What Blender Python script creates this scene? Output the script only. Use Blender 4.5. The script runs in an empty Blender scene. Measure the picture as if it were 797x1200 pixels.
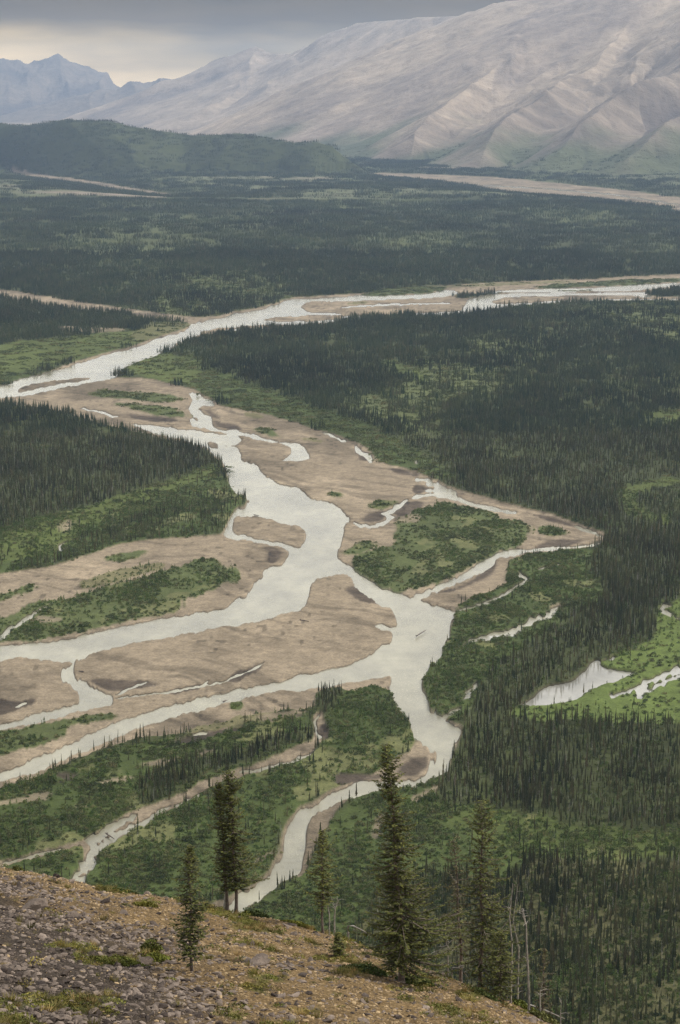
import bpy, math, random
import numpy as np
from mathutils import Vector

# ------------------------------------------------------------------ camera, world, sun, exposure
SC = bpy.context.scene
F = 2333.0                       # focal length in photograph pixels
TILT = math.radians(11.9)
CH = 300.0                       # camera height over the river
CT, ST = math.cos(TILT), math.sin(TILT)
cam_d = bpy.data.cameras.new('camera'); cam = bpy.data.objects.new('camera', cam_d)
SC.collection.objects.link(cam); SC.camera = cam
cam.location = (0, 0, CH); cam.rotation_euler = (math.radians(90) - TILT, 0, 0)
cam_d.sensor_fit = 'VERTICAL'; cam_d.sensor_height = 36.0; cam_d.lens = 36.0 * F / 1200.0
cam_d.clip_start = 0.5; cam_d.clip_end = 150000

SUN_EL, SUN_AZ = math.radians(42), math.radians(68)      # azimuth from +Y towards +X
w = bpy.data.worlds.new('World'); SC.world = w; w.use_nodes = True
nt = w.node_tree; nt.nodes.clear(); L = nt.links.new
out = nt.nodes.new('ShaderNodeOutputWorld'); bg = nt.nodes.new('ShaderNodeBackground')
sky = nt.nodes.new('ShaderNodeTexSky'); sky.sky_type = 'NISHITA'; sky.sun_disc = False
sky.sun_elevation = SUN_EL; sky.sun_rotation = SUN_AZ
tc = nt.nodes.new('ShaderNodeTexCoord'); sep = nt.nodes.new('ShaderNodeSeparateXYZ')
L(tc.outputs['Generated'], sep.inputs[0])
mp = nt.nodes.new('ShaderNodeMapping'); mp.inputs['Scale'].default_value = (1, 1, 5)
L(tc.outputs['Generated'], mp.inputs[0])
no = nt.nodes.new('ShaderNodeTexNoise'); no.inputs['Scale'].default_value = 5.0
no.inputs['Detail'].default_value = 5; no.inputs['Roughness'].default_value = .5
L(mp.outputs[0], no.inputs['Vector'])
ad = nt.nodes.new('ShaderNodeMath'); ad.operation = 'MULTIPLY_ADD'        # wobble the deck's lower edge
L(no.outputs['Fac'], ad.inputs[0]); ad.inputs[1].default_value = .034; L(sep.outputs['Z'], ad.inputs[2])
ad2 = nt.nodes.new('ShaderNodeMath'); ad2.operation = 'SUBTRACT'; L(ad.outputs[0], ad2.inputs[0]); ad2.inputs[1].default_value = .017
rp = nt.nodes.new('ShaderNodeValToRGB'); cr = rp.color_ramp
stops = [(0.0, (1.7, 1.25, .68)), (.010, (1.7, 1.22, .60)), (.021, (1.0, .70, .28)), (.033, (.16, .10, .03)), (.060, (.10, .065, .02)), (.085, (.6, .6, .58)),
         (.15, (2.0, 1.92, 1.75)), (.32, (1.5, 1.46, 1.36)), (.55, (.80, .80, .80)), (1.0, (.48, .50, .53))]
while len(cr.elements) < len(stops): cr.elements.new(.5)
for e, (p, c) in zip(cr.elements, stops): e.position = p; e.color = (c[0] / 3, c[1] / 3, c[2] / 3, 1)
L(ad2.outputs[0], rp.inputs[0])
no2 = nt.nodes.new('ShaderNodeTexNoise'); no2.inputs['Scale'].default_value = 9; no2.inputs['Detail'].default_value = 7
L(mp.outputs[0], no2.inputs['Vector'])
mr = nt.nodes.new('ShaderNodeMapRange'); mr.inputs[1].default_value = .3; mr.inputs[2].default_value = .7
mr.inputs[3].default_value = .55; mr.inputs[4].default_value = 1.45; L(no2.outputs['Fac'], mr.inputs[0])
sc1 = nt.nodes.new('ShaderNodeVectorMath'); sc1.operation = 'SCALE'
L(rp.outputs[0], sc1.inputs[0]); L(mr.outputs[0], sc1.inputs['Scale'])
sc2 = nt.nodes.new('ShaderNodeVectorMath'); sc2.operation = 'SCALE'; sc2.inputs['Scale'].default_value = 30.0
L(sc1.outputs[0], sc2.inputs[0])
mx = nt.nodes.new('ShaderNodeMix'); mx.data_type = 'RGBA'; mx.inputs[0].default_value = .95
L(sky.outputs[0], mx.inputs[6]); L(sc2.outputs[0], mx.inputs[7])
L(mx.outputs[2], bg.inputs[0]); bg.inputs[1].default_value = .10; L(bg.outputs[0], out.inputs[0])

sd_ = bpy.data.lights.new('sun', 'SUN'); sd_.energy = 3.4; sd_.angle = math.radians(4); sd_.color = (1, .95, .87)
sun = bpy.data.objects.new('sun', sd_); SC.collection.objects.link(sun)
sv = Vector((math.sin(SUN_AZ) * math.cos(SUN_EL), math.cos(SUN_AZ) * math.cos(SUN_EL), math.sin(SUN_EL)))
sun.rotation_euler = sv.to_track_quat('Z', 'Y').to_euler(); sun.location = (0, 0, 2000)
SC.view_settings.view_transform = 'Standard'; SC.view_settings.look = 'None'
SC.view_settings.exposure = 0.28; SC.view_settings.gamma = 1; SC.view_settings.use_curve_mapping = False
SC.render.engine = 'CYCLES'
cy = SC.cycles; cy.max_bounces = 5; cy.diffuse_bounces = 2; cy.glossy_bounces = 3; cy.transmission_bounces = 2
cy.transparent_max_bounces = 4; cy.volume_bounces = 0; cy.use_denoising = True; cy.denoiser = 'OPENIMAGEDENOISE'; cy.denoising_input_passes = 'RGB_ALBEDO_NORMAL'; cy.denoising_prefilter = 'NONE'; cy.denoising_quality = 'HIGH'
cy.sample_clamp_indirect = 4
cy.use_adaptive_sampling = False

HAZE_DENSITY = 4.7e-5
HAZE_COLOR = (.37, .51, .74)

# ------------------------------------------------------------------ helpers
RNG = np.random.default_rng(7); random.seed(7)

def ray(u, v):
    dx = (np.asarray(u, float) - 398.5) / F; dy = (600.0 - np.asarray(v, float)) / F
    return dx, CT + dy * ST, -ST + dy * CT
def ground(u, v, z=0.5):                     # where a line of sight meets the valley floor
    dx, ry, rz = ray(u, v); t = (z - CH) / rz
    return dx * t, ry * t
def at(u, v, Y):                             # the point at distance Y along a line of sight
    dx, ry, rz = ray(u, v); t = Y / ry
    return float(dx * t), float(Y), float(CH + rz * t)
def proj(x, y, z):
    d = y * CT - (z - CH) * ST
    return 398.5 + F * x / d, 600 - F * (y * ST + (z - CH) * CT) / d

def hsh(ix, iy, seed):
    n = (ix.astype(np.int64) * 374761393 + iy.astype(np.int64) * 668265263 + seed * 1442695041) & 0x7fffffff
    n = ((n ^ (n >> 13)) * 1274126177) & 0x7fffffff
    n = (n ^ (n >> 16)) & 0xffff
    return n / 65535.0
def vnoise(x, y, seed=0):
    ix = np.floor(x); iy = np.floor(y); fx = x - ix; fy = y - iy
    fx = fx * fx * fx * (fx * (fx * 6 - 15) + 10); fy = fy * fy * fy * (fy * (fy * 6 - 15) + 10)
    a = hsh(ix, iy, seed); b = hsh(ix + 1, iy, seed); c = hsh(ix, iy + 1, seed); d = hsh(ix + 1, iy + 1, seed)
    return (a + (b - a) * fx) * (1 - fy) + (c + (d - c) * fx) * fy
def fbm(x, y, seed=0, o=4, rough=.5):
    s = 0; a = 1; t = 0
    for i in range(o):
        s = s + a * (vnoise(x * .8 + y * .6, y * .8 - x * .6, seed + i * 17) * 2 - 1); t += a
        x = x * 2.03 + 11.3; y = y * 2.03 - 5.7; a *= rough
    return s / t
def ridged(x, y, seed=0, o=5):
    s = 0; a = 1; t = 0
    for i in range(o):
        n = 1 - np.abs(vnoise(x * .8 + y * .6, y * .8 - x * .6, seed + i * 31) * 2 - 1)
        s = s + a * n * n; t += a; x = x * 2.1 + 3.1; y = y * 2.1 + 7.7; a *= .5
    return s / t
def sstep(a, b, x):
    t = np.clip((x - a) / (b - a), 0, 1); return t * t * (3 - 2 * t)

def sdf(px, py, x, y, margin):               # signed distance to a closed polygon, positive inside
    res = np.full(x.shape, -1e4)
    m = (x > px.min() - margin) & (x < px.max() + margin) & (y > py.min() - margin) & (y < py.max() + margin)
    if not m.any(): return res
    X = x[m]; Y = y[m]; d2 = np.full(X.shape, 1e12); ins = np.zeros(X.shape, bool)
    n = len(px)
    for i in range(n):
        ax, ay = px[i], py[i]; bx, by = px[(i + 1) % n], py[(i + 1) % n]
        ex, ey = bx - ax, by - ay; l2 = ex * ex + ey * ey + 1e-9
        t = np.clip(((X - ax) * ex + (Y - ay) * ey) / l2, 0, 1)
        dx = X - ax - t * ex; dy = Y - ay - t * ey
        d2 = np.minimum(d2, dx * dx + dy * dy)
        if ay != by:
            c = ((ay > Y) != (by > Y)) & (X < ex * (Y - ay) / (by - ay) + ax)
            ins ^= c
    d = np.sqrt(d2); res[m] = np.where(ins, d, -d)
    return res

def smooth_poly(p, closed=True):             # one pass of corner cutting
    q = []; n = len(p)
    for i in range(n if closed else n - 1):
        a = p[i]; b = p[(i + 1) % n]
        q.append((.75 * a[0] + .25 * b[0], .75 * a[1] + .25 * b[1])); q.append((.25 * a[0] + .75 * b[0], .25 * a[1] + .75 * b[1]))
    return q
def stream(pts):                             # (u, v, half width) along a channel -> outline
    rs = random.Random(int(pts[0][0] * 7 + pts[0][1])); q = [pts[0]]
    for a, b in zip(pts[:-1], pts[1:]):
        m = max(1, int(math.hypot(b[0] - a[0], b[1] - a[1]) / 3.5))
        for k in range(1, m + 1):
            f = k / m; h = a[2] + (b[2] - a[2]) * f; e = 0 if k == m else 1
            q.append((a[0] + (b[0] - a[0]) * f + rs.gauss(0, .35) * h, a[1] + (b[1] - a[1]) * f + rs.gauss(0, .45) * h * (.5 + .5 * e), h * rs.uniform(.55, 1.35)))
    q[0] = (q[0][0], q[0][1], q[0][2] * .35); q[-1] = (q[-1][0], q[-1][1], q[-1][2] * .35); pts = q
    l, r = [], []
    n = len(pts)
    for i, (u, v, h) in enumerate(pts):
        a = pts[max(0, i - 1)]; b = pts[min(n - 1, i + 1)]
        tx, ty = b[0] - a[0], b[1] - a[1]; m = math.hypot(tx, ty) + 1e-6
        nx, ny = -ty / m, tx / m
        l.append((u + nx * h, v + ny * h * .85)); r.append((u - nx * h, v - ny * h * .85))
    return l + r[::-1]

# ------------------------------------------------------------------ the valley floor's map
G1 = [(283,364),(308,360),(335,349),(400,345.5),(430,344),(470,338),(525,334.5),(560,332.5),(597,331),(650,328.5),(700,327),(747,323.5),(960,315),
      (960,352),(797,353),(700,352.5),(640,355.5),(597,359.5),(575,362.5),(556,367),(525,370.5),(488,370),(470,368.5),(430,370),(428,373),(400,374),(400,377.5),
      (350,383),(300,385),(262,389),(240,394),(222,400),(212,405),(200,410),(178,418),(161,425),(141,434),(100,440),(60,445),(60,432),(100,421),(128,413),(156,406),(176,398),(195,391),(215,386),(226,379),(200,376),(176,374),(150,369),(130,365.5),(100,365),(63,360),(25,352.5),(0,348),(-150,334),(-150,322),(0,339),(33,344),(65,349),(100,355),(133,360),(160,363.5),(200,369),(240,373)]
G2 = [(133,443),(168,443),(200,450),(225,456),(232,460),(253,469),(265,478),(283,480),(310,485),(340,493),(361,501),(376,504),(405,513),(418,520),(434,528),(439,540),(455,546),(480,550),(490,555),(505,560),(520,569),(536,574),(560,581),(590,590),(628,599),(660,608),(685,616),(706,624),(712,629),(706,636),(695,643),(640,646),(615,651),(597,655),(592,664),(590,678),(592,686),(575,693),(556,698),(540,709),(533,717),(534,724),(527,735),(526,750),(518,760),(518,768),(509,775),(500,785),(495,794),(493,803),(496,813),(501,823),(506,833),(510,838),(520,840),(530,847),(542,852),(541,861),(537,869),(534,880),(528,890),(526,900),(522,908),(508,912),(496,919),(486,923),(472,923),(446,925),(430,931),(412,936),(400,946),(389,957),(382,974),(372,993),(367,1012),(355,1025),(342,1031),(321,1044),(302,1058),(280,1075),(240,1085),(225,1070),(280,1047),(306,1031),(316,1020),(325,1000),(326,982),(334,965),(349,950),(368,938),(391,925),(417,914),(440,908),(452,903),(465,890),(480,882),(494,870),(488,860),(481,849),(473,838),(468,826),(461,815),(455,807),(440,803),(425,806),(408,812),(395,806),(378,809),(372,818),(372,832),(350,832),(330,834),(300,845),(270,855),(250,862),(225,860),(200,862),(160,866),(125,877),(100,887),(75,898),(45,910),(20,919),(0,926),(-160,985),
      (-160,715),(0,672),(25,670),(63,664),(83,656),(100,652),(120,645),(140,639),(163,634),(200,631),(250,628),(257,626),(263,614),(275,601),(288,590),(290,586),(276,575),(268,566),(264,558),(258,546),(249,536),(245,528),(200,516),(130,500),(75,484),(25,474),(-160,468),(0,455),(63,440),(110,440)]
G3 = [(200,938),(220,927),(245,913),(275,904),(305,896),(325,884),(350,875),(365,868),(366,850),(364,838),(378,832),(381,848),(384,860),(377,872),(368,884),(338,896),(300,907),(275,913),(250,923),(225,937),(205,948),(185,955),(165,968),(150,975),(138,984),(120,997),(112,1008),(104,1022),(98,1034),(84,1034),(92,1015),(98,1000),(92,992),(75,999),(50,1004),(20,1012),(0,1018),(-40,1025),(-40,1016),(10,1008),(38,1000),(75,991),(100,983),(120,971),(140,960),(160,949)]
G5 = [(427,925),(440,905),(470,880),(500,872)]
GFAR = [(426,202.3),(524,205),(599,209),(649,215),(719,221),(797,232),(960,252),(960,280),(797,250),(779,242),(719,235.5),(669,232),(614,227.5),(574,222.5),(544,215.5),(500,211),(432,206.5)]
GSTR = [(-14,197),(0,198),(38,203),(94,210),(132,216.5),(188,226),(226,231.5),(226,233),(188,229),(132,221.5),(94,215.5),(38,208.5),(0,203.5),(-14,201)]
GHAZ = [(130,138),(200,135.5),(262,136),(250,141),(200,142),(140,142)]
GCL = [(60,386),(80,384),(110,386),(145,386),(150,389),(120,391),(90,392),(66,391)]

W1 = [(-160,480),(0,452),(30,443),(63,434),(100,423),(128,415),(156,408),(176,401),(191,395),(200,392.5),(215,388),(228,380),(240,375),(270,370),(283,366),(308,363),(320,356),(335,351),(363,350),(400,348),(423,346),(463,346),(500,345),(520,339),(535,341),(533,346),(500,349),(463,350),(430,351),(400,353),(375,353),(361,354),(352,357),(350,361),(366,366),(400,367),(400,369),(366,369),(330,371),(305,374),(330,377),(366,376),(400,373.5),(400,376),(350,380),(300,380.5),(270,383),(252,385),(233,390),(223,397),(208,403),(200,407),(178,417),(161,424),(141,433),(133,443),(110,447),(75,454),(38,462),(12,465),(-160,490)]
I1a = [(15,460),(38,449),(63,445),(85,442.5),(110,442),(100,446),(70,450),(45,455)]
W3 = [(550,349),(575,345),(600,344),(650,343.3),(700,342.8),(747,342),(762,343),(764,348),(752,349),(750,345.5),(697,345.5),(640,346),(600,347),(575,351),(571,354),(580,357),(600,356),(635,353.5),(697,351),(797,349.5),(797,351.5),(697,352),(635,356),(600,359),(575,361.5),(560,366),(545,367),(525,369),(488,369),(489,367.5),(520,366),(540,364.5),(545,359),(548,354)]
W3b = [(597,340),(647,338),(685,338),(722,335),(797,331),(960,325),(960,330),(797,335),(747,340),(705,341.3),(672,342),(655,341.5),(625,342),(590,342),(560,344),(590,340.5)]
W4 = [(155,495.5),(200,501),(235,505),(255,507),(270,509),(283,514),(285,516),(276,519),(266,522),(272,524),(280,529),(283,533),(281,537),(290,541),(300,545),(307,553),(313,558),(320,562),(328,565),(340,569),(350,574),(365,582),(385,588.5),(398,594),(406,602),(411,609),(404,616),(405,623),(400,638),(396,646),(395,653),(405,660),(413,664),(415,670),(430,679),(448,688),(468,696),(478,699),(488,702),(505,709),(520,712),(530,716),(532,720),(528,725),(525,733),(524,750),(517,759),(517,768),(508,774),(499,784),(494,793),(492,803),(495,813),(500,823),(505,832),(509,837),(517,839),(520,843),(528,848),(540,853),(539,860),(535,868),(533,878),(527,886),(524,897),(522,906),(507,910),(495,917),(485,921),(472,921),(446,923),(430,929),(412,935),(400,938),(382,946),(366,961),(357,974),(357,989),(353,1004),(348,1019),(342,1029),(321,1042),(302,1055),(275,1072),(235,1080),(280,1049),(308,1032),(318,1021),(327,1000),(328,982),(336,965),(351,951),(370,940),(393,927),(419,916),(440,913),(470,908),(497,885),(497,873),(495,868),(490,860),(483,848),(475,838),(470,825),(463,815),(455,806),(461,799),(460,791),(448,791),(425,796),(400,801),(376,806.5),(350,809),(325,810),(300,814),(275,822),(258,827),(225,834),(200,840),(163,852),(140,860),(110,876),(75,890),(45,903),(20,910),(0,915),(-160,965),(-160,950),(0,906),(38,890),(68,877),(85,868),(110,857),(135,847),(163,837),(200,826.5),(233,818),(263,810),(295,805),(325,798),(356,790),(371,786.5),(405,780),(430,772),(435,768),(448,760),(460,752),(464,745),(463,740.5),(438,731),(465,736.5),(471.6,733),(469,723),(463,714),(448,707),(433,697),(418,685),(410,674),(400,672),(388,674),(376,677),(371,683),(367,690),(364,700),(358,709),(340,718),(320,724),(300,728),(263,734),(233,739),(200,745.5),(171,750),(140,756),(115,763),(100,769),(93,773),(89,780),(89,790),(98,799),(113,806.5),(125,813),(130.5,818),(129,823),(125,827),(108,830),(88,835),(63,843),(25,850),(0,855),(-160,885),(-160,875),(0,849),(25,842),(50,834),(75,828),(91.6,821.6),(89,815),(83,806.5),(74,798),(71.5,790),(75,781),(85,776),(63,775),(33,769),(15,771),(0,775),(-160,805),(-160,782),(0,755),(38,754),(75,749),(100,742.5),(140,735),(160,730),(200,723.5),(233,718),(258,713),(275,705.5),(290,697),(293,689),(308,677),(307,668),(315,664),(328,661),(338,648),(333,643.5),(318,639.5),(300,634.5),(285,631.5),(255,629),(263,615),(275,603),(289,591),(291.6,585),(275,573),(268,565),(265,558),(260,545),(250,535),(245,525),(200,512),(160,500)]
I3 = [(278,605),(293,604),(313,606),(338,613),(356,620),(361,628),(351,639),(348,641),(330,637),(310,633),(288,628),(275,623),(274,618)]
I4 = [(240,516.5),(258,518),(261.5,524),(260,528),(248,525),(241,521)]
BAR = [(465,891),(480,882),(497,873),(503,878),(510,884),(505,893),(499,904),(492,911),(470,914.5),(450,912.5),(428,914),(435,909),(450,905),(465,903)]
W7 = [(220,460),(233,462),(243,466),(254,473),(252,476),(240,475),(231,477),(229,480),(243,484),(249,491),(249,499),(262,503),(280,505),(300,509.5),(313,514.5),(340,518),(351,521.5),(360,527),(367,534),(367,538),(350,539),(330,541),(323,541),(335,535),(341,530),(340,524),(330,520.5),(313,517.5),(295,512.5),(280,509),(265,509),(245,504),(228,498),(222,490),(226,492),(232,494),(236,493),(232,488),(222,481),(221,477),(229,471),(232,468),(226,464)]
W8 = [(702,634),(695,636.5),(660,641),(610,644),(595,644),(582,648),(560,660),(556,665),(530,679),(508,688),(488,700),(493,702),(510,691.6),(535,684),(555,674),(572,663),(579,653.5),(595,651.6),(610,648),(640,643.5),(690,641.5),(700,638.5)]
W12 = [(488,561.5),(503,560),(510.5,566.6),(530.6,574),(535.6,579),(540.6,584),(555.7,590),(580,595),(601,599.5),(601,601.5),(580,598),(553,592.5),(530.6,585),(510.5,581),(500,580.5),(483,584),(484,582),(501,578.5),(510.5,576.6),(497,575),(512,571),(500,567.5),(505,564)]
PND = [(611,824),(627,817),(638,808),(672,800),(680,791.6),(690,784),(693.6,776.5),(705,775),(703.6,781.5),(717.5,786.6),(732.5,789),(747.6,790),(745,793),(727.5,798),(721,803),(707.4,805),(692,811.7),(680,819),(668.5,823),(655,824),(634.6,826.7),(612,828)]
STREAMS = [
  [(673,616,1.2),(690.5,622.5,2),(705.5,628,1.2)],
  [(683,652,1.6),(678,655,1.6)], [(657,660.5,1),(650,662,1)], [(640,664,1),(630,667,.9)],
  [(609,670,1.5),(611.5,675,2),(619,681,1.6),(600,690.5,1.4),(587.6,697.5,1.3),(575,704,1.4),(556,710,1.4),(533,716.7,1.4)],
  [(656,710,1),(647,719,2.3),(630,726,2.6),(612,734,2.6),(597,741,2.8),(580,746,2.6),(560.7,749,2.2),(548,752,1.8),(543,759,1.2)],
  [(580,784,1),(573,787,1.6)], [(559,799,1.4),(555.6,806.5,2.2),(545,816,2.8),(542,821,2)],
  [(540,829,1.2),(530,834,2.2),(517,840,2)],
  [(705,775.5,1),(712,773,1),(722.5,771,1)], [(744,763,1),(749,762,1)], [(755,759,1.2),(760,757,1.2)],
  [(715,813,2.8),(722.5,814,2.6),(737.5,810.4,2.2),(752.6,804,2.8),(767.6,796.6,2.6),(782.7,789,2.8),(797,784,3.4),(860,770,3)],
  [(757,803,3),(753,810,4),(751,820,3.4)], [(753,812,2),(772,803.5,2),(785,796,2.8),(797,792,3.2),(860,781,3)],
  [(860,750,2),(797,725,2),(782.7,719,2),(776.4,714,2.4),(781,710.5,2),(790,709,1.5)], [(786,750,1),(787,753,1)],
  [(61.5,706.7,.6),(48,713,1.4),(37.6,720.5,2),(30,725,2.6),(15,735,2.8),(0,746,3),(-30,762,3)],
  [(80,633,.9),(71,639,2),(71.5,644,1.7),(76,649,.9)],
  [(135.5,814,1.3),(150.6,806.5,1.1),(173,798,.8)],
  [(135,817.6,.8),(163,814.5,1),(200,810,1.1),(237.6,803,1.3),(258,800,1.2),(274,793,.8),(290,786,.5),(302,781,1.0),(310,775,.5)],
  [(237,803,1.2),(246,796,1.1)],
  [(478,585,2),(465,593,2.2),(450,602,2),(460,605.5,1.6),(450,612,2),(433,617,1.4),(423,616,1.5),(414,612,1)],
  [(378,506,1),(392.5,512,1.4),(407.6,517.6,1.4)], [(417,522,.9),(420,529,2),(432,534,1.5),(435,541.5,2)],
  [(487,539,1.2),(488,544,2.5)], [(527,563,1),(528.5,568,1.8)], [(364,497,.8),(365.6,502,2.2)],
  [(18,828,1),(31,823,1.2)],
  [(224,860.5,1),(245,857,1.4)],
  [(160,954,2.2),(140.5,964,3.8),(120.5,975,4.8),(107,986,5),(112,996,3)],
  [(200,944,1.2),(185.7,951,2),(170.6,962,3),(155.6,969,3.2),(138,979,4),(118,991.7,4.8),(108,1003,5.5),(100,1016,6.5),(92,1034,6.5)],
  [(73,994,1.2),(50,999,1.6),(28,1005,1.6),(0,1012,1.4)],
  [(375,834,1.2),(368,845,2.2),(373,862,2.6),(372,867,2.4)], [(371,877,1.5),(363,884,2),(340.5,893,2.2),(320.5,897.5,2),(300,902,2),(280,905,1.5)],
  [(236,930,1),(225,935.5,1.2),(205,944,1.4)],
  [(66.5,917.7,1),(85,915,1.1),(98,911.5,1)],
  [(400,360,.7),(433,358,.9),(463,356,.8),(500,356,.7),(530,355,.7)], [(400,371.5,1.1),(428,371,.9)],
  [(95,478,.8),(120,483,1.1),(140,488.5,1)],
  [(505,214,.4),(560,217,.6),(640,221,.6),(720,228,.7),(797,240,.8)],
  [(248,388.5,.8),(300,384,.8),(340,382.6,.8),(385,379.5,.7)],
]
# plants growing on the gravel and along it
V_SCRUB = [
  [(0,727),(25,714),(50,703),(70,704),(100,695),(130,686.6),(160,680),(200,667),(238,654),(258,655),(273,668),(281,675),(275,680),(258,690),(240,695.5),(215,703),(218,712),(200,719),(150,727),(103,740),(75,746),(30,752),(0,753),(-160,780),(-160,745)],
  [(123,654),(148,648),(173,644),(170,650),(150,658),(130,658)],
  [(-40,706),(0,698),(35,685),(42,689),(20,699),(0,706),(-40,714)],
  [(498,597),(520,588),(543,594),(575,601),(587,610),(610,611),(624,618),(618,630),(607,640),(582,646),(560,657),(545,668),(530,675),(505,686),(480,689),(468,695),(448,686),(425,672),(415,664),(413,656),(430,648),(450,643),(472,637),(463,627),(472,622),(468,612),(478,604)],
  [(398,647),(415,641),(432,634),(438,640),(425,647),(405,652)],
  [(435,592),(445,588),(462,587),(458,594),(440,597)], [(383,579),(395,576),(405,580),(398,584)],
  [(100,460),(133,457.5),(175,461),(200,463),(216,466),(212,471),(175,471),(138,466.5),(108,465)],
  [(133,472),(163,475),(200,477),(221,485),(217,490.5),(180,486),(155,479.5)],
  [(298,501.5),(320,503),(333,510),(335,515),(310,510.5)],
  [(0,857),(25,854),(63,846),(88,840.5),(113,837),(133,837),(135,842),(110,847),(83,852),(75,865),(50,873),(25,879),(0,887),(-160,930),(-160,895)],
  [(265,826),(275,823),(287,826),(283,831),(268,832)],
  [(428,347),(440,342),(460,338.3),(500,336.3),(522,336.5),(515,341),(500,343.6),(463,345.3)],
  [(622,338),(672,331.5),(722,328.5),(797,326.5),(960,320),(960,325),(797,330),(747,333.6),(697,336),(650,337.3)],
  [(655,340.2),(680,339.2),(705,340.5),(680,341.2)],
  [(635,617),(655,620),(668,626),(650,628),(632,624)],
]
V_TREES = [  # little stands of spruce on the gravel
  [(534,348),(538,344.5),(550,345.3),(580,343.2),(600,342.8),(575,344.6),(552,349),(540,350)],
  [(757,346),(768,341.5),(797,338.5),(960,334),(960,344),(797,348),(773,348)],
]
OLIVE = [  # thin moss and dwarf plants
  [(90,684),(110,676),(140,668),(180,660),(200,662),(160,676),(130,684),(100,692)],
  [(355,513),(370,512),(383,519),(360,519)], [(283,482),(312,487),(308,491),(285,488)],
  [(200,862),(240,850),(300,836),(340,833),(300,846),(262,856)],
  [(180,377),(226,379),(215,386),(195,391),(176,398),(160,400),(150,393),(170,384)],
  [(400,356),(425,353),(430,355),(410,357)], [(470,338),(560,333),(650,330),(700,329),(640,332),(560,336),(530,337)],
]
MUD = [
  [(100,797),(115,794),(140,798),(170,796),(186,802),(170,806),(150,808),(128,810),(112,803)],
  [(0,818),(10,820),(22,822),(40,818),(38,824),(22,832),(0,838),(-30,842),(-30,820)],
  [(304,640),(322,641),(334,644),(337,649),(329,658),(316,661),(309,655),(314,648)],
  [(425,610),(432,602),(445,599),(450,602),(440,612)], [(462,600),(475,588),(490,588),(498,590),(485,600),(462,612),(470,604)],
  [(483,574),(490,568),(500,571),(496,577),(487,577)], [(400,690),(418,686),(432,698),(445,707),(430,706),(410,697)],
  [(248,492),(262,494),(290,504),(265,503),(250,500)], [(140,484),(170,487),(200,489),(215,493),(195,495),(160,492)],
  [(234,478),(250,482),(262,490),(254,492),(246,487)], [(512,694),(540,687),(556,678),(575,665),(582,655),(575,672),(556,683),(530,694)],
  [(620,645),(650,632),(690,632),(670,640),(630,644),(600,643)], [(390,905),(430,909),(450,907),(445,912),(420,914),(395,923)],
  [(465,902),(480,890),(497,886),(503,890),(495,905),(475,911)], [(380,797),(410,783),(430,773),(433,775),(415,788),(395,797)],
  [(260,796),(285,785),(300,778),(310,780),(295,791),(270,801)], [(200,808),(240,800),(235,806),(200,815)], [(368,850),(385,848),(386,866),(376,870)],
  [(420,528),(432,530),(436,538),(425,540)], [(452,548),(480,552),(488,558),(470,556)], [(620,601),(660,610),(700,625),(708,630),(690,622),(650,612)],
  [(200,868),(240,858),(280,850),(290,853),(250,864),(215,874)], [(60,905),(90,905),(95,912),(75,916)],
]
GPATCH = [  # bare gravel inside the plants
  [(38,724),(55,722),(73,725),(70,730),(45,731)], [(-40,948),(0,941),(40,932),(63,928),(62,937),(30,942),(0,946),(-40,953)],
  [(165,896),(200,890),(215,888),(200,897),(170,900)], [(112,918),(150,911),(160,914),(120,922)], [(85,944),(98,943),(102,949),(88,950)],
  [(436,982),(441,968),(446,957),(450,960),(446,972),(440,984)], [(484,938),(498,930),(513,919),(516,922),(502,933),(488,941)],
  [(470,606),(485,603),(492,608),(480,614),(470,612)], [(66,616),(80,608),(90,612),(84,624),(74,628)],
  [(648,712),(657,707),(662,709),(654,716)], [(295,1012),(318,998),(324,1000),(300,1015)], [(325,884),(345,877),(350,880),(330,889)],
  [(225,884),(250,878),(255,882),(235,889)], [(300,838),(340,834),(362,834),(345,842),(310,850)],
]
MEADOW = [
  [(612,830),(655,827),(700,808),(693,778),(720,771),(760,756),(768,735),(772,705),(860,695),(960,760),(960,860),(797,850),(700,847),(600,843)],
  [(141,433),(161,424),(178,417),(205,416),(240,421),(250,430),(235,443),(225,455),(168,443)],
  [(0,405),(60,398),(120,392),(160,389),(195,391),(176,399),(128,413),(63,431),(30,438),(0,440),(-160,468),(-160,425)],
  [(100,597),(140,584),(170,574),(200,566),(230,556),(248,547),(255,556),(235,562),(200,577),(160,592),(130,605),(100,617),(70,625),(60,612)],
  [(735,575),(760,562),(800,560),(860,560),(860,568),(790,570),(752,578),(745,590),(760,603),(800,612),(800,620),(755,612),(733,597)],
  [(758,486),(797,482),(850,482),(850,505),(797,503),(765,498)],
  [(452,428),(460,427),(480,438),(498,450),(490,450),(470,440)],
  [(500,940),(600,955),(700,975),(797,975),(900,975),(900,1005),(797,1008),(700,1010),(620,1005),(560,985),(520,965)],
  [(80,640),(60,650),(0,660),(-160,690),(-160,655),(0,628),(50,612),(100,600),(98,618),(90,632)],
]
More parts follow.
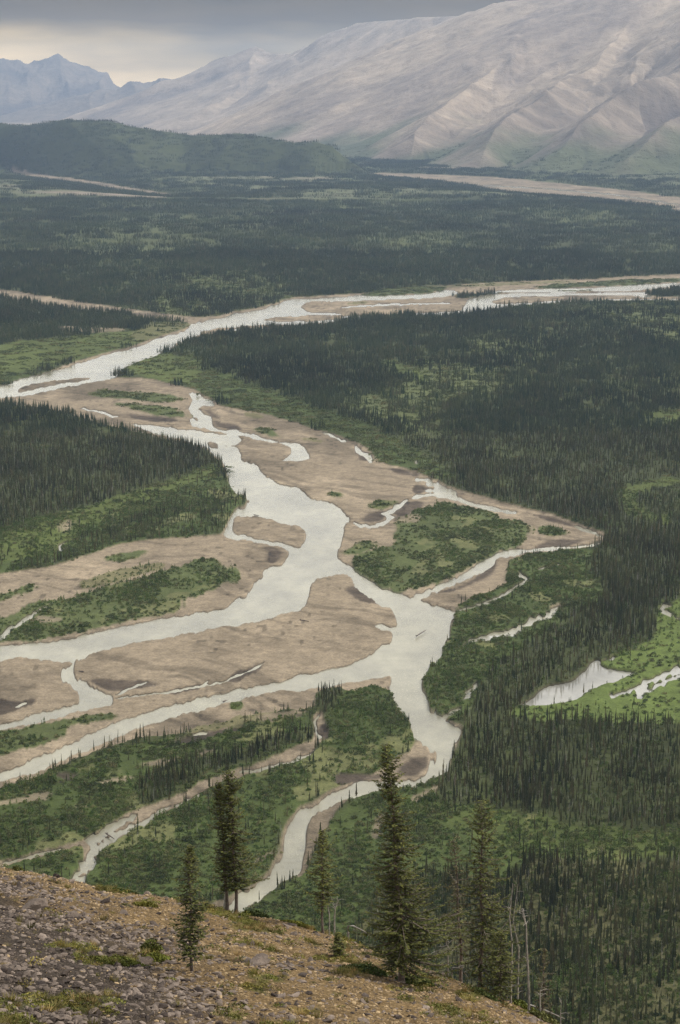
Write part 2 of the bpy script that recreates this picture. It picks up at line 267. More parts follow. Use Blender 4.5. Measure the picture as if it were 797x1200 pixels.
SCRUB = [
  [(205,416),(245,421),(262,440),(300,452),(360,474),(420,494),(470,520),(515,548),(545,568),(500,557),(440,540),(420,520),(340,493),(265,478),(225,456),(235,443),(250,430)],
  [(0,440),(63,431),(40,440),(0,452),(-160,480),(-160,468)],
  [(533,717),(556,698),(592,686),(592,664),(620,650),(690,643),(700,648),(690,665),(705,690),(712,704),(670,722),(640,742),(610,762),(575,788),(560,812),(545,845),(528,847),(509,838),(492,803),(508,774),(524,750),(526,730)],
  [(398,812),(425,806),(440,803),(455,807),(461,815),(473,838),(494,870),(465,890),(440,908),(391,925),(349,950),(326,982),(316,1020),(306,1031),(280,1047),(240,1060),(100,1040),(112,1008),(138,984),(165,968),(205,948),(250,923),(300,907),(338,896),(368,884),(384,860),(381,842)],
  [(0,926),(75,900),(125,880),(200,868),(290,850),(350,834),(366,840),(365,868),(325,884),(275,904),(220,927),(160,949),(100,983),(110,1010),(160,1040),(260,1060),(250,1110),(100,1090),(-160,1090),(-160,990)],
  [(522,910),(446,927),(400,948),(382,976),(367,1014),(342,1034),(300,1062),(200,1100),(360,1120),(520,1180),(900,1250),(900,1040),(797,1030),(700,1010),(600,1000),(560,985),(500,935)],
  [(0,660),(-160,690),(-160,655),(0,628),(68,612),(60,640),(75,655),(50,664)],
]
FOREST = [
  [(712,629),(700,648),(690,665),(705,690),(715,705),(670,725),(640,745),(610,765),(575,790),(562,815),(560,835),(590,838),(611,826),(636,808),(668,797),(686,777),(716,766),(745,752),(756,738),(752,722),(762,706),(790,698),(860,690),(860,690),(860,690),(860,620)],
  [(542,864),(560,868),(600,872),(700,878),(797,884),(960,884),(960,965),(797,962),(700,945),(640,925),(600,922),(560,912),(530,905),(525,895),(530,880)],
  [(100,634),(130,621),(160,609),(200,594),(235,580),(256,573),(266,580),(278,586),(289,588),(288,590),(275,600),(262,613),(256,625),(240,628),(200,629),(170,633),(140,638),(120,644),(105,648),(97,640),(95,628)],
  [(160,945),(158,930),(165,915),(190,903),(230,893),(265,888),(300,872),(330,862),(362,856),(362,865),(345,873),(320,883),(300,894),(270,902),(240,911),(215,926),(200,936),(175,944)],
  [(372,830),(374,815),(380,808),(398,812),(398,825),(385,838),(376,838)],
  [(620,1005),(700,1012),(797,1012),(960,1010),(960,1260),(640,1260),(600,1120),(590,1050)],
  [(505,1020),(600,1040),(600,1120),(640,1240),(400,1150),(430,1060)],
]
def P(poly, smooth=True):
    q = smooth_poly(poly) if smooth else poly
    u = np.array([p[0] for p in q], float); v = np.array([p[1] for p in q], float)
    return ground(u, v)
C_FOREST = np.array((.052, .060, .022)); C_SCRUB = np.array((.058, .076, .022)); C_MEADOW = np.array((.080, .098, .026))
C_OLIVE = np.array((.13, .125, .055)); C_GRAVEL = np.array((.235, .188, .130)); C_MUD = np.array((.085, .066, .050)); C_BED = np.array((.20, .17, .13))
LAYERS = []     # polygon, height, colour, gravel, trees, shrubs, strength
def lay(polys, z, col, g, tr, sh, k=1.0, wat=0, amp=1.0, tag=''):
    for p in polys:
        x, y = P(p); LAYERS.append((x, y, z, col, g, tr, sh, k, wat, amp, tag))
lay(MEADOW, 1.4, C_MEADOW, 0, .06, .4, 1.0, amp=7)
lay([MEADOW[0]], 1.4, np.array((.095, .125, .032)), 0, .015, .22, 1.0, amp=3)
lay(SCRUB, 1.3, C_SCRUB, 0, .05, 1.0, 1.0, amp=2.5)
lay([[(-160,640),(0,621),(38,609),(70,602),(100,595),(120,592),(150,583),(175,574),(200,566),(235,551),(252,543),(262,560),(275,577),(289,588),(256,628),(140,641),(0,674),(-160,715)]], 1.4, C_SCRUB * 1.1, 0, .08, .9, 1.0, amp=1.5)
lay([MEADOW[3], MEADOW[8]], 1.4, C_MEADOW, 0, .03, .4, .9, amp=2)
lay(FOREST, 1.6, C_FOREST, 0, 1.0, .3, 1.0, amp=2.5)
lay([FOREST[5], FOREST[6]], 1.6, C_OLIVE * .62, 0, .75, 1.0, .95, amp=4)
lay([MEADOW[7]], 1.4, (C_SCRUB + C_MEADOW) * .5, 0, .12, 1.0, 1.0, amp=6)
lay([FOREST[2]], 1.5, C_SCRUB, 0, .5, 1.0, 1, amp=2.5)
lay([GCL], 2.5, C_GRAVEL, 1, 0, 0, .7, amp=1.5)
lay([G1, G2, G3, GFAR, GSTR, GHAZ], .62, C_GRAVEL, 1, 0, 0, amp=2, tag='G')
lay(MUD, .22, C_MUD, 1, 0, 0, .85, amp=2.2)
lay(OLIVE, .8, C_OLIVE, .3, 0, .15, .8, amp=3)
lay([W1, W3, W3b, W4, W7, W8, W12], -.7, C_BED, 1, 0, 0, wat=1, amp=3.0)
lay([I1a, I3, I4, BAR], .5, C_GRAVEL, 1, 0, 0, amp=3.0)
lay([MUD[13], MUD[12]], .25, C_MUD, 1, 0, 0, .8, amp=1)
lay(V_SCRUB, 1.0, C_SCRUB * 1.15, .0, .0, .75, .92, amp=3.5)
lay(V_TREES, 1.2, C_FOREST, 0, 1.2, .5, 1, amp=1)
lay(GPATCH, 1.0, C_GRAVEL * .95, 1, 0, .03, .8, amp=2.5)
lay([[(a - 1, b - 2.5 + (3 if b > 815 else 0)) for a, b in PND]], -.6, C_MUD, 0, 0, 0, wat=1, amp=1.3)
for s_ in STREAMS:
    s_ = [(a, b, c * (1.55 if 640 < b < 850 and a > 500 else 1.15)) for a, b, c in s_]; sp = stream(s_); x, y = P(sp, False); LAYERS.append((x, y, -.65, C_MUD * 1.2, .6, 0, 0, 1, 1, .55, ''))

# mountain ridges: (u, v, distance) along the crest, side slope
RIDGES = [
  ([(-300,70,24500),(-100,78,24500),(-30,66,24500),(0,60,24500),(15,62,24500),(25,72,24500),(42,66,24500),(65,65,24500),(85,74,24500),(110,82,24500),(140,92,24500),(175,104,24500)], .34, 1),
  ([(90,118,21500),(125,104,21500),(145,96,21500),(160,90,21500),(175,95,21500),(192,91,21500),(207,91,21500),(218,96,21500),(245,112,21200)], .30, 1),
  ([(205,104,18700),(225,91,18530),(245,81,18275),(270,67,18020),(293,56,17850),(310,62,17680),(335,62,17425),(350,54,17170),(375,45,17000),(400,34,16660),(430,22,16320),(460,10,15980),(500,-4,15725),(560,-25,15300),(640,-50,14875)], .62, 2),
  ([(293,56,17850),(280,85,17000),(262,108,16150),(245,124,15470)], .40, 2),
  ([(350,54,17170),(345,84,16150),(325,108,15300),(300,124,14620)], .40, 2),
  ([(360,118,16500),(400,97,16000),(440,74,15600),(472,52,15200),(500,40,14900),(540,22,14500),(588,0,14000),(640,-25,13500),(720,-60,13000),(850,-110,12500),(1000,-150,12000),(1250,-200,11500)], .46, 2),
  ([(440,74,15600),(425,98,14600),(400,120,13600),(370,140,12800)], .44, 2),
  ([(500,40,14900),(495,70,13800),(470,98,12800),(440,120,12000),(410,142,11200)], .45, 2),
  ([(588,0,14000),(575,35,13000),(545,68,12000),(510,98,11200),(485,120,10600),(462,145,10000)], .46, 2),
  ([(660,-35,13400),(650,10,12000),(625,50,11000),(590,82,10300),(545,108,9700),(515,132,9300),(492,160,8900)], .48, 3),
  ([(760,-75,12800),(755,0,11000),(735,40,10200),(700,70,9600),(660,96,9200),(625,120,8800),(598,135,8500),(575,150,8250),(562,176,8000)], .52, 3),
  ([(860,-110,12500),(850,10,9600),(815,50,9100),(780,78,8700),(740,100,8400),(705,125,8150),(680,150,7900),(655,175,7700)], .52, 3),
  ([(1000,-150,12000),(940,40,8800),(890,85,8300),(845,112,8000),(800,135,7750),(765,158,7500),(735,182,7300)], .50, 3),
  ([(1200,-100,10000),(1020,100,7700),(940,140,7300),(880,165,7100),(830,190,6950)], .45, 3),
  # low green hills at the mountain's foot
  ([(250,168,13500),(310,160,13200),(350,152,13000),(395,155,12800),(430,160,12600)], .22, 0),
  ([(330,180,10800),(380,170,10600),(420,166,10400),(460,172,10200),(490,182,10000)], .22, 0),
]
HILL = [([(-600,118,8600),(-200,126,8400),(-60,132,8100),(0,136,7900),(40,146,7850),(90,154,7750),(150,161,7700),(210,168,7600),(280,176,7500),(340,182,7450),(390,185,7380),(430,194,7300),(460,207,7250)], .27, 0),
        ([(120,158,7700),(150,185,7350),(175,210,7050)], .24, 0), ([(280,176,7500),(250,200,7200),(235,222,6950)], .24, 0), ([(370,186,7400),(350,212,7100),(345,232,6900)], .24, 0)]
for rr in RIDGES + HILL:
    pass
def ridge_h(x, y, ridges, fa):
    h = np.full(x.shape, -50.0); S = np.zeros(x.shape); D = np.zeros(x.shape); H2 = np.full(x.shape, -50.0); rid = 0
    for pts, k, kind in ridges:
        rid += 1; s0 = rid * 7919.0
        q = np.array([at(*p) for p in pts])
        best = np.full(x.shape, -1e3)
        for i in range(len(q) - 1):
            a = q[i]; b = q[i + 1]; ex, ey = b[0] - a[0], b[1] - a[1]; l2 = ex * ex + ey * ey
            t = np.clip(((x - a[0]) * ex + (y - a[1]) * ey) / l2, 0, 1)
            d = np.hypot(x - a[0] - t * ex, y - a[1] - t * ey)
            zz = a[2] + t * (b[2] - a[2])
            c_ = zz - k * d * (1.12 - .22 * np.clip(d / 1500, 0, 1))
            up = (c_ > best) & (c_ > h); ln = math.sqrt(l2)
            sd2 = np.where(ex * (y - a[1]) - ey * (x - a[0]) > 0, 3331.0, 0)
            S = np.where(up, s0 + t * ln + sd2, S); D = np.where(up, d, D)
            best = np.maximum(best, c_); s0 += ln
        H2 = np.maximum(H2, np.minimum(h, best)); h = np.maximum(h, best) + 0 * np.where((h > 5) & (best > 5), 34.0 * np.log1p(np.exp(-np.abs(h - best) / 34.0)), 0)
    D = np.minimum(D, np.clip((h - H2) * 4.5, 0, 1e9))
    soft = np.where((h > 5) & (H2 > 5), 28.0 * np.log1p(np.exp(-np.clip(h - H2, 0, 900) / 28.0)), 0)
    return h + soft, S, D

def evaluate(x, y, full=True):
    """height, colour, gravel, trees, shrubs, water at world points"""
    n = x.shape
    u, v = proj(x, y, 0.5)
    big = fbm(x / 240, y / 700, 3, 4); mid = fbm(x / 60, y / 150, 5, 4); sm = fbm(x / 14, y / 22, 9, 3)
    z = np.full(n, 1.6); col = np.empty(n + (3,)); col[:] = C_FOREST
    op = sstep(.04, .5, big + .35 * mid)                       # lighter openings in the wood
    opf = np.clip(op, 0, 1) * np.where(v < 330, .62, .95)
    col += opf[..., None] * (np.array((.095, .108, .042)) - C_FOREST)
    tr = .82 - .62 * opf; sh = .3 + .4 * opf; g = np.zeros(n); wa = np.zeros(n)
    dG = np.full(n, -1e4)
    sc = np.clip(y / 1000.0, .5, 8)
    rough1 = fbm(x / (6 * sc), y / (10 * sc), 21, 4); rough2 = fbm(x / (1.8 * sc), y / (3.4 * sc), 25, 3)
    rr = rough1 * .7 + rough2 * .3
    for (px, py, zl, cl, gl, tl, sl, k, wt, amp, tag) in LAYERS:
        yy = float(py.mean()); e = max(.5, yy * .0009) * (1.0 if wt or tag or amp == 3.0 else 2.2)
        mg = max(40, yy * .02) if tag != 'G' else 300
        d = sdf(px, py, x, y, mg)
        if tag == 'G': dG = np.maximum(dG, d)
        m = sstep(-e, e, d + rr * amp * sc * 2.0) * (d > -9e3) * k
        idx = m > 0
        if not idx.any(): continue
        mi = m[idx]
        z[idx] += (zl - z[idx]) * mi; g[idx] += (gl - g[idx]) * mi; tr[idx] += (tl - tr[idx]) * mi
        sh[idx] += (sl - sh[idx]) * mi; wa[idx] += (wt - wa[idx]) * mi
        col[idx] += (cl - col[idx]) * mi[:, None]
    # patchiness inside each cover
    veg = 1 - g
    pat = fbm(x / 22, y / 40, 33, 4)
    bare = sstep(.30, .46, pat) * (sh > .5) * (wa < .3) * veg * (v > 560)
    col += (bare * .55)[..., None] * (C_OLIVE * 1.3 - col); sh = sh * (1 - .75 * bare)
    z += (.35 * g * (1 - wa)) * (fbm(x / 30, y / 45, 41, 3)) * .9 + .18 * veg * sm
    # flow lines of old channels on the gravel
    wv_ = 16 * fbm(x / 70, y / 110, 50, 3)
    fl = fbm(x / 45 + y / 160, (y + .6 * x + wv_ * 2.5) / 11.0, 51, 4)
    st = sstep(.12, .42, fl) * g * (1 - wa)
    col *= (1 - .30 * st)[..., None]
    arcs = np.abs(fbm((x + wv_) / 34, (y + .5 * x + 2 * wv_) / 60.0, 57, 4)); am = sstep(.0, .25, fbm(x / 120, y / 160, 58, 3))
    col *= (1 - .36 * (1 - sstep(.01, .075, arcs)) * am * g * (1 - wa))[..., None]
    spk = vnoise(x / 3.6, y / 8.0, 59); col *= (1 - .45 * sstep(.80, .9, spk) * g * (1 - wa) * sstep(-.1, .3, fbm(x / 50, y / 70, 60, 2)))[..., None]
    pale = sstep(.05, .5, fbm(x / 40, y / 60, 55, 4)) * g * (1 - wa)
    col *= (1 + .28 * pale)[..., None]
    col *= (1 + .22 * mid * veg + .16 * sm)[..., None]
    dmp = sstep(.16, .42, fbm(x / 70, y / 95, 62, 5)) * g * (1 - wa) * (z < 1.3); col *= (1 - .38 * dmp)[..., None]
    # relief away from the river
    far = np.clip((-dG - 20) / 260, 0, 1); far = np.where(dG < -9e3, 1, far)
    rel = far * np.clip((y - 1500) / 2500, 0, 1) * np.clip((9000 - y) / 1500, 0, 1)
    z += rel * (10 + 10 * fbm(x / 420, y / 600, 61, 3))
    mo = np.zeros(n)
    if full and (y > 5500).any():
        i = y > 5500; X = x[i]; Y = y[i]
        wx = X + 30 * fbm(X / 500, Y / 500, 71, 3); wy = Y + 50 * fbm(X / 500, Y / 500, 77, 3)
        hh, S1, D1 = ridge_h(wx, wy, HILL, .2)
        hh = hh + 38 * sstep(5, 90, hh) + 7 * fbm(X / 160, Y / 160, 79, 4)
        wx = X + 170 * fbm(X / 900, Y / 900, 81, 3) * np.clip(Y / 9000 - .6, 0, 1.1) * (1 - .85 * sstep(18500, 20500, Y)); wy = Y + 170 * fbm(X / 900, Y / 900, 87, 3)
        hm, S2, D2 = ridge_h(wx, wy, RIDGES, .4)
        rel_h = np.clip(hm / 260, 0, 1.3)
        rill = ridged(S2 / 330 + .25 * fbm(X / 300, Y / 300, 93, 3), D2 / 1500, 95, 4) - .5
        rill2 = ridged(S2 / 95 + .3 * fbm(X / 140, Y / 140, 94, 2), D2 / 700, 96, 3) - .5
        dn = np.clip(D2 / 350, 0, 1); nf = 1 - .68 * sstep(8900, 10800, Y)
        hm = hm + rel_h * nf * (dn * (100 * rill + 34 * rill2) + 80 * (ridged(X / 600, Y / 760, 91, 6) - .5)) + sstep(17500, 20500, Y) * rel_h * 130 * (ridged(X / 750 + 3, Y / 2600, 98, 5) - .55)
        # an apron of fans rising from the river to the foot of the slopes
        Z = z[i]; k_ = 14.0
        flat = np.clip(np.clip(-dG[i], 0, 400) / 150, 0, 1)
        h2 = np.maximum(hh, hm)
        h2 = np.where(h2 > 0, h2, 0)
        h3 = Z + k_ * np.log1p(np.exp(np.clip((h2 - 10) / k_, -30, 60))) * flat
        z[i] = h3
        isM = (hm > hh) & (h3 > 14); isH = (hh >= hm) & (h3 > 22)
        mo[i] = np.where(isM | (Y > 9200), 2, np.where(isH, 1, 0))
        c = col[i]; hn = (h3 - 55) / 190 + .9 * fbm(X / 500, Y / 500, 101, 4)
        rock = np.array((.45, .355, .26)); rock2 = np.array((.30, .238, .185)); grn = np.array((.115, .125, .065))
        st2 = .6 * fbm(S2 / 260, D2 / 1400, 103, 4) + .7 * fbm(X / 900, Y / 1300, 104, 4)
        rk = rock + (rock2 - rock) * sstep(-.05, .4, st2)[:, None]
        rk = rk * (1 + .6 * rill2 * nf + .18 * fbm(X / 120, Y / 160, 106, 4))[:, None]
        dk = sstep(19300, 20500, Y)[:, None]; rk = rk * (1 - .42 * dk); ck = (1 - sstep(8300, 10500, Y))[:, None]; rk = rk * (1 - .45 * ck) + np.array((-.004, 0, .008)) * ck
        hn = hn + .9 * sstep(9500, 13000, Y)  # greens fade to pale rock with distance: haze paleness put into the colour
        mm = sstep(-.15, .55, hn)[:, None]
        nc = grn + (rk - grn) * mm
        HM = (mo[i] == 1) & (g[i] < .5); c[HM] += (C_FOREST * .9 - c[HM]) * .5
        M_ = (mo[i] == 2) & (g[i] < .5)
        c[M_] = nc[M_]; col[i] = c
        # bare soil scars on the bluff above the far river
        T = tr[i]; T = np.where(M_, np.clip(1 - mm[:, 0] * 1.8, 0, 1) * .22, T); tr[i] = T; S_ = sh[i]; S_[M_] = 0; sh[i] = S_
    return z, np.clip(col, .01, .8), g, tr, sh, wa, mo

# ------------------------------------------------------------------ object helpers
def tagp(o, label=None, cat=None, group=None, kind=None):
    if label: o['label'] = label
    if cat: o['category'] = cat
    if group: o['group'] = group
    if kind: o['kind'] = kind
    return o
def mesh_np(name, V, Fc, mat=None, smooth=True, parent=None, link=True):
    me = bpy.data.meshes.new(name); V = np.asarray(V, np.float32); Fc = np.asarray(Fc, np.int32)
    k = Fc.shape[1]
    me.vertices.add(len(V)); me.vertices.foreach_set('co', V.ravel())
    me.loops.add(Fc.size); me.loops.foreach_set('vertex_index', Fc.ravel())
    me.polygons.add(len(Fc)); me.polygons.foreach_set('loop_start', np.arange(0, Fc.size, k, dtype=np.int32))
    me.polygons.foreach_set('use_smooth', np.full(len(Fc), smooth))
    me.update(calc_edges=True)
    if mat: me.materials.append(mat)
    o = bpy.data.objects.new(name, me)
    if link: SC.collection.objects.link(o)
    if parent: o.parent = parent
    return o
def fattr(me, name, a):
    at_ = me.attributes.new(name, 'FLOAT', 'POINT'); at_.data.foreach_set('value', np.asarray(a, np.float32))
def cattr(me, name, c):
    at_ = me.attributes.new(name, 'FLOAT_COLOR', 'POINT')
    c4 = np.ones((len(c), 4), np.float32); c4[:, :3] = c; at_.data.foreach_set('color', c4.ravel())
def empty(name, loc, rz=0, **kw):
    o = bpy.data.objects.new(name, None); o.empty_display_size = .5; SC.collection.objects.link(o)
    o.location = loc; o.rotation_euler = (0, 0, rz); return tagp(o, **kw)

class N:                                     # small node builder
    def __init__(s, name):
        s.m = bpy.data.materials.new(name); s.m.use_nodes = True; s.t = s.m.node_tree; s.b = s.t.nodes['Principled BSDF']
        s.L = s.t.links.new
    def n(s, t, **kw):
        x = s.t.nodes.new(t)
        for k, v in kw.items(): setattr(x, k, v)
        return x
    def attr(s, name): x = s.n('ShaderNodeAttribute'); x.attribute_name = name; return x
    def pos(s): return s.n('ShaderNodeNewGeometry').outputs['Position']
    def noise(s, scale, det=4, vec=None, rough=.5):
        x = s.n('ShaderNodeTexNoise'); x.inputs['Scale'].default_value = scale; x.inputs['Detail'].default_value = det
        x.inputs['Roughness'].default_value = rough
        s.L(vec if vec else s.pos(), x.inputs['Vector']); return x.outputs['Fac']
    def rng(s, v, a, b, c, d):
        x = s.n('ShaderNodeMapRange'); s.L(v, x.inputs[0])
        for i, q in enumerate((a, b, c, d)): x.inputs[i + 1].default_value = q
        return x.outputs[0]
    def mul(s, col, val):
        x = s.n('ShaderNodeVectorMath', operation='SCALE'); s.L(col, x.inputs[0]); s.L(val, x.inputs['Scale']); return x.outputs[0]
    def mix(s, f, a, b):
        x = s.n('ShaderNodeMix', data_type='RGBA')
        for i, q in ((0, f), (6, a), (7, b)):
            if isinstance(q, (int, float)): x.inputs[i].default_value = q
            elif isinstance(q, tuple): x.inputs[i].default_value = q + (1,)
            else: s.L(q, x.inputs[i])
        return x.outputs[2]
    def bump(s, h, strength, dist):
        x = s.n('ShaderNodeBump'); x.inputs['Strength'].default_value = strength; x.inputs['Distance'].default_value = dist
        s.L(h, x.inputs['Height']); s.L(x.outputs[0], s.b.inputs['Normal'])
    def base(s, c): 
        if isinstance(c, tuple): s.b.inputs['Base Color'].default_value = c + (1,)
        else: s.L(c, s.b.inputs['Base Color'])
    def set(s, rough=.9, spec=.2):
        s.b.inputs['Roughness'].default_value = rough; s.b.inputs['Specular IOR Level'].default_value = spec; return s.m

# terrain material: cover colour by place, wet near the water, grain at several sizes
g_ = N('valley_ground'); c = g_.attr('cover').outputs['Color']
wet = g_.n('ShaderNodeSeparateXYZ'); g_.L(g_.pos(), wet.inputs[0])
wm = g_.n('ShaderNodeMath', operation='ADD'); g_.L(wet.outputs['Z'], wm.inputs[0]); g_.L(g_.rng(g_.noise(.05, 4, rough=.6), .3, .7, -.18, .22), wm.inputs[1]); wet_h = wm.outputs[0]
c = g_.mul(c, g_.rng(wet_h, .02, .52, .50, 1.0))
c = g_.mul(c, g_.rng(g_.noise(.9, 5, rough=.75), .3, .7, .66, 1.34))
c = g_.mul(c, g_.rng(g_.noise(.16, 6, rough=.7), .3, .7, .72, 1.28))
g_.base(c); g_.bump(g_.noise(.5, 5, rough=.7), .6, .6); M_GROUND = g_.set(.95, .1)
g_ = N('mountain_rock'); c = g_.attr('cover').outputs['Color']
c = g_.mul(c, g_.rng(g_.noise(.006, 8, rough=.62), .3, .7, .80, 1.2))
mpn = g_.n('ShaderNodeMapping'); mpn.inputs['Scale'].default_value = (1, .5, .6); g_.L(g_.pos(), mpn.inputs[0])
c = g_.mul(c, g_.rng(g_.noise(.02, 6, vec=mpn.outputs[0], rough=.6), .3, .7, .86, 1.12))
g_.base(c); g_.bump(g_.noise(.012, 8, rough=.65), .8, 30); M_ROCK = g_.set(.95, .1)

# ------------------------------------------------------------------ terrain sheet
def plane_y(v):
    dx, ry, rz = ray(398.5, v); return ry * (-CH) / rz
vs = np.arange(1300, 262, -1.15); Yr = plane_y(vs)
Yr = np.concatenate([np.array([250., 300, 350, 400, 430, 460])[np.array([250., 300, 350, 400, 430, 460]) < Yr[0]], Yr])
ratio = 1.0022; m_ = int(math.log(25600 / Yr[-1]) / math.log(ratio))
Yr = np.concatenate([Yr, Yr[-1] * ratio ** np.arange(1, m_ + 1)])
us = np.concatenate([np.arange(-900, -160, 22.0), np.arange(-160, 957, 1.3), np.arange(960, 1700, 22.0)])
TX = (us[None, :] - 398.5) / F * 1.03 * Yr[:, None]; TY = np.repeat(Yr[:, None], len(us), 1)
# lines of sight converge: x = dx * t with t = Y / ry, ry differs by row
_, ryv, _ = ray(0, 600 - F * ((Yr * ST - CH * CT) / (Yr * CT + CH * ST)))
TX = (us[None, :] - 398.5) / F * (Yr / ryv)[:, None]
TX = TX + 0 * TY
print('terrain', TX.shape, flush=True)
tz, tcol, tg, ttr, tsh, twa, tmo = evaluate(TX.ravel(), TY.ravel())
# far edge sinks under the haze floor level gently: keep as is
nr, nc_ = TX.shape
IDX = np.arange(nr * nc_).reshape(nr, nc_)
quads = np.stack([IDX[:-1, :-1], IDX[:-1, 1:], IDX[1:, 1:], IDX[1:, :-1]], -1).reshape(-1, 4)
q_m = tmo[quads].max(1); q_g = tg[quads].mean(1); q_w = twa[quads].mean(1)
V3 = np.stack([TX.ravel(), TY.ravel(), tz], -1)
def part_terrain(name, mask, mat):
    f = quads[mask]; used = np.zeros(len(V3), bool); used[f.ravel()] = True
    remap = np.cumsum(used) - 1
    o = mesh_np(name, V3[used], remap[f], mat); cattr(o.data, 'cover', tcol[used]); return tagp(o, kind='structure')
isg = ((q_g > .5) | (q_w > .4)) & (q_m < 1)
part_terrain('valley_floor', (q_m < 1) & ~isg, M_GROUND)
part_terrain('river_gravel', isg, M_GROUND)
part_terrain('forested_hill', q_m == 1, M_GROUND)
part_terrain('mountain', q_m == 2, M_ROCK)
del quads

# ------------------------------------------------------------------ water
def water_mat(name, col, rough, bump):
    g = N(name); mpp = g.n('ShaderNodeMapping'); mpp.inputs['Scale'].default_value = (1, .6, 1); g.L(g.pos(), mpp.inputs[0])
    n1 = g.noise(.09, 6, vec=mpp.outputs[0]); n2 = g.noise(.22, 7, vec=mpp.outputs[0], rough=.75)
    n3 = g.noise(.022, 5, vec=mpp.outputs[0], rough=.65); c1 = g.mix(g.rng(n1, .35, .65, 0, 1), col, tuple(q * .8 for q in col)); c1 = g.mul(c1, g.rng(n3, .35, .65, .72, 1.18))
    fo = g.n('ShaderNodeMath', operation='MULTIPLY'); g.L(g.rng(g.noise(.8, 5, rough=.8), .55, .66, 0, 1), fo.inputs[0]); g.L(g.rng(g.noise(.014, 3), .50, .62, 0, .8), fo.inputs[1])
    g.base(g.mix(fo.outputs[0], c1, tuple(min(.75, q * 2.0) for q in col)))
    g.L(g.rng(g.noise(.012, 4, vec=mpp.outputs[0], rough=.6), .35, .65, rough * .6, rough * 1.8), g.b.inputs['Roughness'])
    g.bump(n2, bump, .3); g.b.inputs['Specular IOR Level'].default_value = .5; g.b.inputs['IOR'].default_value = 1.33; return g.m
M_RIVER = water_mat('silty_water', (.265, .248, .175), .11, 1.0)
M_POND = water_mat('still_water', (.30, .29, .25), .04, .02)
px0, py0 = ground(598, 834); px1, py1 = ground(598, 744); X0 = float(px0); Y0, Y1 = float(py0), float(py1)
def sheet(name, rects, mat):
    V = []; Q = []
    for (a, b, c_, d) in rects:
        i = len(V); V += [(a, b, 0), (c_, b, 0), (c_, d, 0), (a, d, 0)]; Q.append((i, i + 1, i + 2, i + 3))
    return tagp(mesh_np(name, V, Q, mat, False), kind='structure')
sheet('river', [(-3500, 300, X0, 15000), (X0, 300, 4000, Y0), (X0, Y1, 4000, 15000)], M_RIVER)
sheet('pond', [(X0, Y0, 4000, Y1)], M_POND)

# ------------------------------------------------------------------ the near hillside
CREST = [(-300, 190), (-120, 130), (-60, 105), (-15.4, 85), (-6.1, 84), (0, 78.5), (5.3, 66.9), (8.1, 60.3), (10.4, 50), (14, 34), (22, 8), (60, -60), (200, -300)]
def crest_s(x, y):
    d2 = np.full(x.shape, 1e12); sg = np.zeros(x.shape)
    for a, b in zip(CREST[:-1], CREST[1:]):
        ex, ey = b[0] - a[0], b[1] - a[1]; l2 = ex * ex + ey * ey
        t = np.clip(((x - a[0]) * ex + (y - a[1]) * ey) / l2, 0, 1)
        dx = x - a[0] - t * ex; dy = y - a[1] - t * ey; q = dx * dx + dy * dy
        s = np.sign(ex * (y - a[1]) - ey * (x - a[0])); up = q < d2
        d2 = np.where(up, q, d2); sg = np.where(up, s, sg)
    return np.sqrt(d2) * sg
def hill_z(x, y):
    x = np.asarray(x, float); y = np.asarray(y, float)
    z = CH - 8.97 - .161 * np.clip(x, -60, 60) - .326 * y + 7.3 * (1 - sstep(0, 40, y)) * (y < 40)
    s = crest_s(x, y) + 1.2 * fbm(x / 9, y / 9, 201, 3)
    z = z - .62 * 1.6 * np.log1p(np.exp(np.clip((s - .8) / 1.6, -30, 200))) * np.minimum(1, 1)
    a = np.clip(1 - s / 60, .25, 1)
    return z + .34 * fbm(x / 5, y / 5, 205, 4) + .10 * fbm(x / .9, y / .9, 209, 3) + (1 - a) * 6 * fbm(x / 40, y / 40, 211, 3)
xs = np.concatenate([np.arange(-330, -60, 8.), np.arange(-60, -21, 1.), np.arange(-21, 13, .14), np.arange(13, 60, 1.2), np.arange(60, 420, 10.)])
ys = np.concatenate([np.arange(-60, 20, 3.), np.arange(20, 38, .5), np.arange(38, 96, .16), np.arange(96, 130, .8), np.arange(130, 660, 6.)])
HX, HY = np.meshgrid(xs, ys); HZ = hill_z(HX.ravel(), HY.ravel())
HV = np.stack([HX.ravel(), HY.ravel(), HZ], -1); ia = np.arange(HX.size).reshape(HX.shape)
hq = np.stack([ia[:-1, :-1], ia[:-1, 1:], ia[1:, 1:], ia[1:, :-1]], -1).reshape(-1, 4)
hq = hq[HZ[hq].max(1) > -1.5]
def tanness(x, y):                            # bare yellow soil near the crest, grey scree below on the left
    s = crest_s(x, y); u, v = proj(x, y, hill_z(x, y))
    n = fbm(x / 3.2, y / 6, 221, 4)
    a = sstep(-19, -8, s + 6.5 * n + (u - 250) * .02)
    return np.clip(a, 0, 1)
def mossy(x, y):
    n = fbm(x / 2.3, y / 4.0, 231, 4); u, v = proj(x, y, hill_z(x, y)); s = crest_s(x, y)
    b = 0
    for (cu, cv, ru, rv) in ((420, 1138, 60, 14), (130, 1128, 40, 6), (178, 1118, 14, 14), (300, 1140, 60, 8), (140, 1042, 30, 6), (620, 1185, 40, 14), (480, 1148, 40, 10), (350, 1072, 40, 6), (175, 1062, 20, 5), (560, 1165, 25, 8), (370, 1185, 30, 10), (90, 1175, 30, 10)):
        b = np.maximum(b, 1.1 - np.hypot((u - cu) / ru, (v - cv) / rv))
    return np.clip(sstep(.22, .5, n + .58 * np.clip(b, 0, 1)), 0, 1) * (s < 3) + sstep(2, 6, s)
tn = tanness(HX.ravel(), HY.ravel()); ms = np.clip(mossy(HX.ravel(), HY.ravel()), 0, 1)
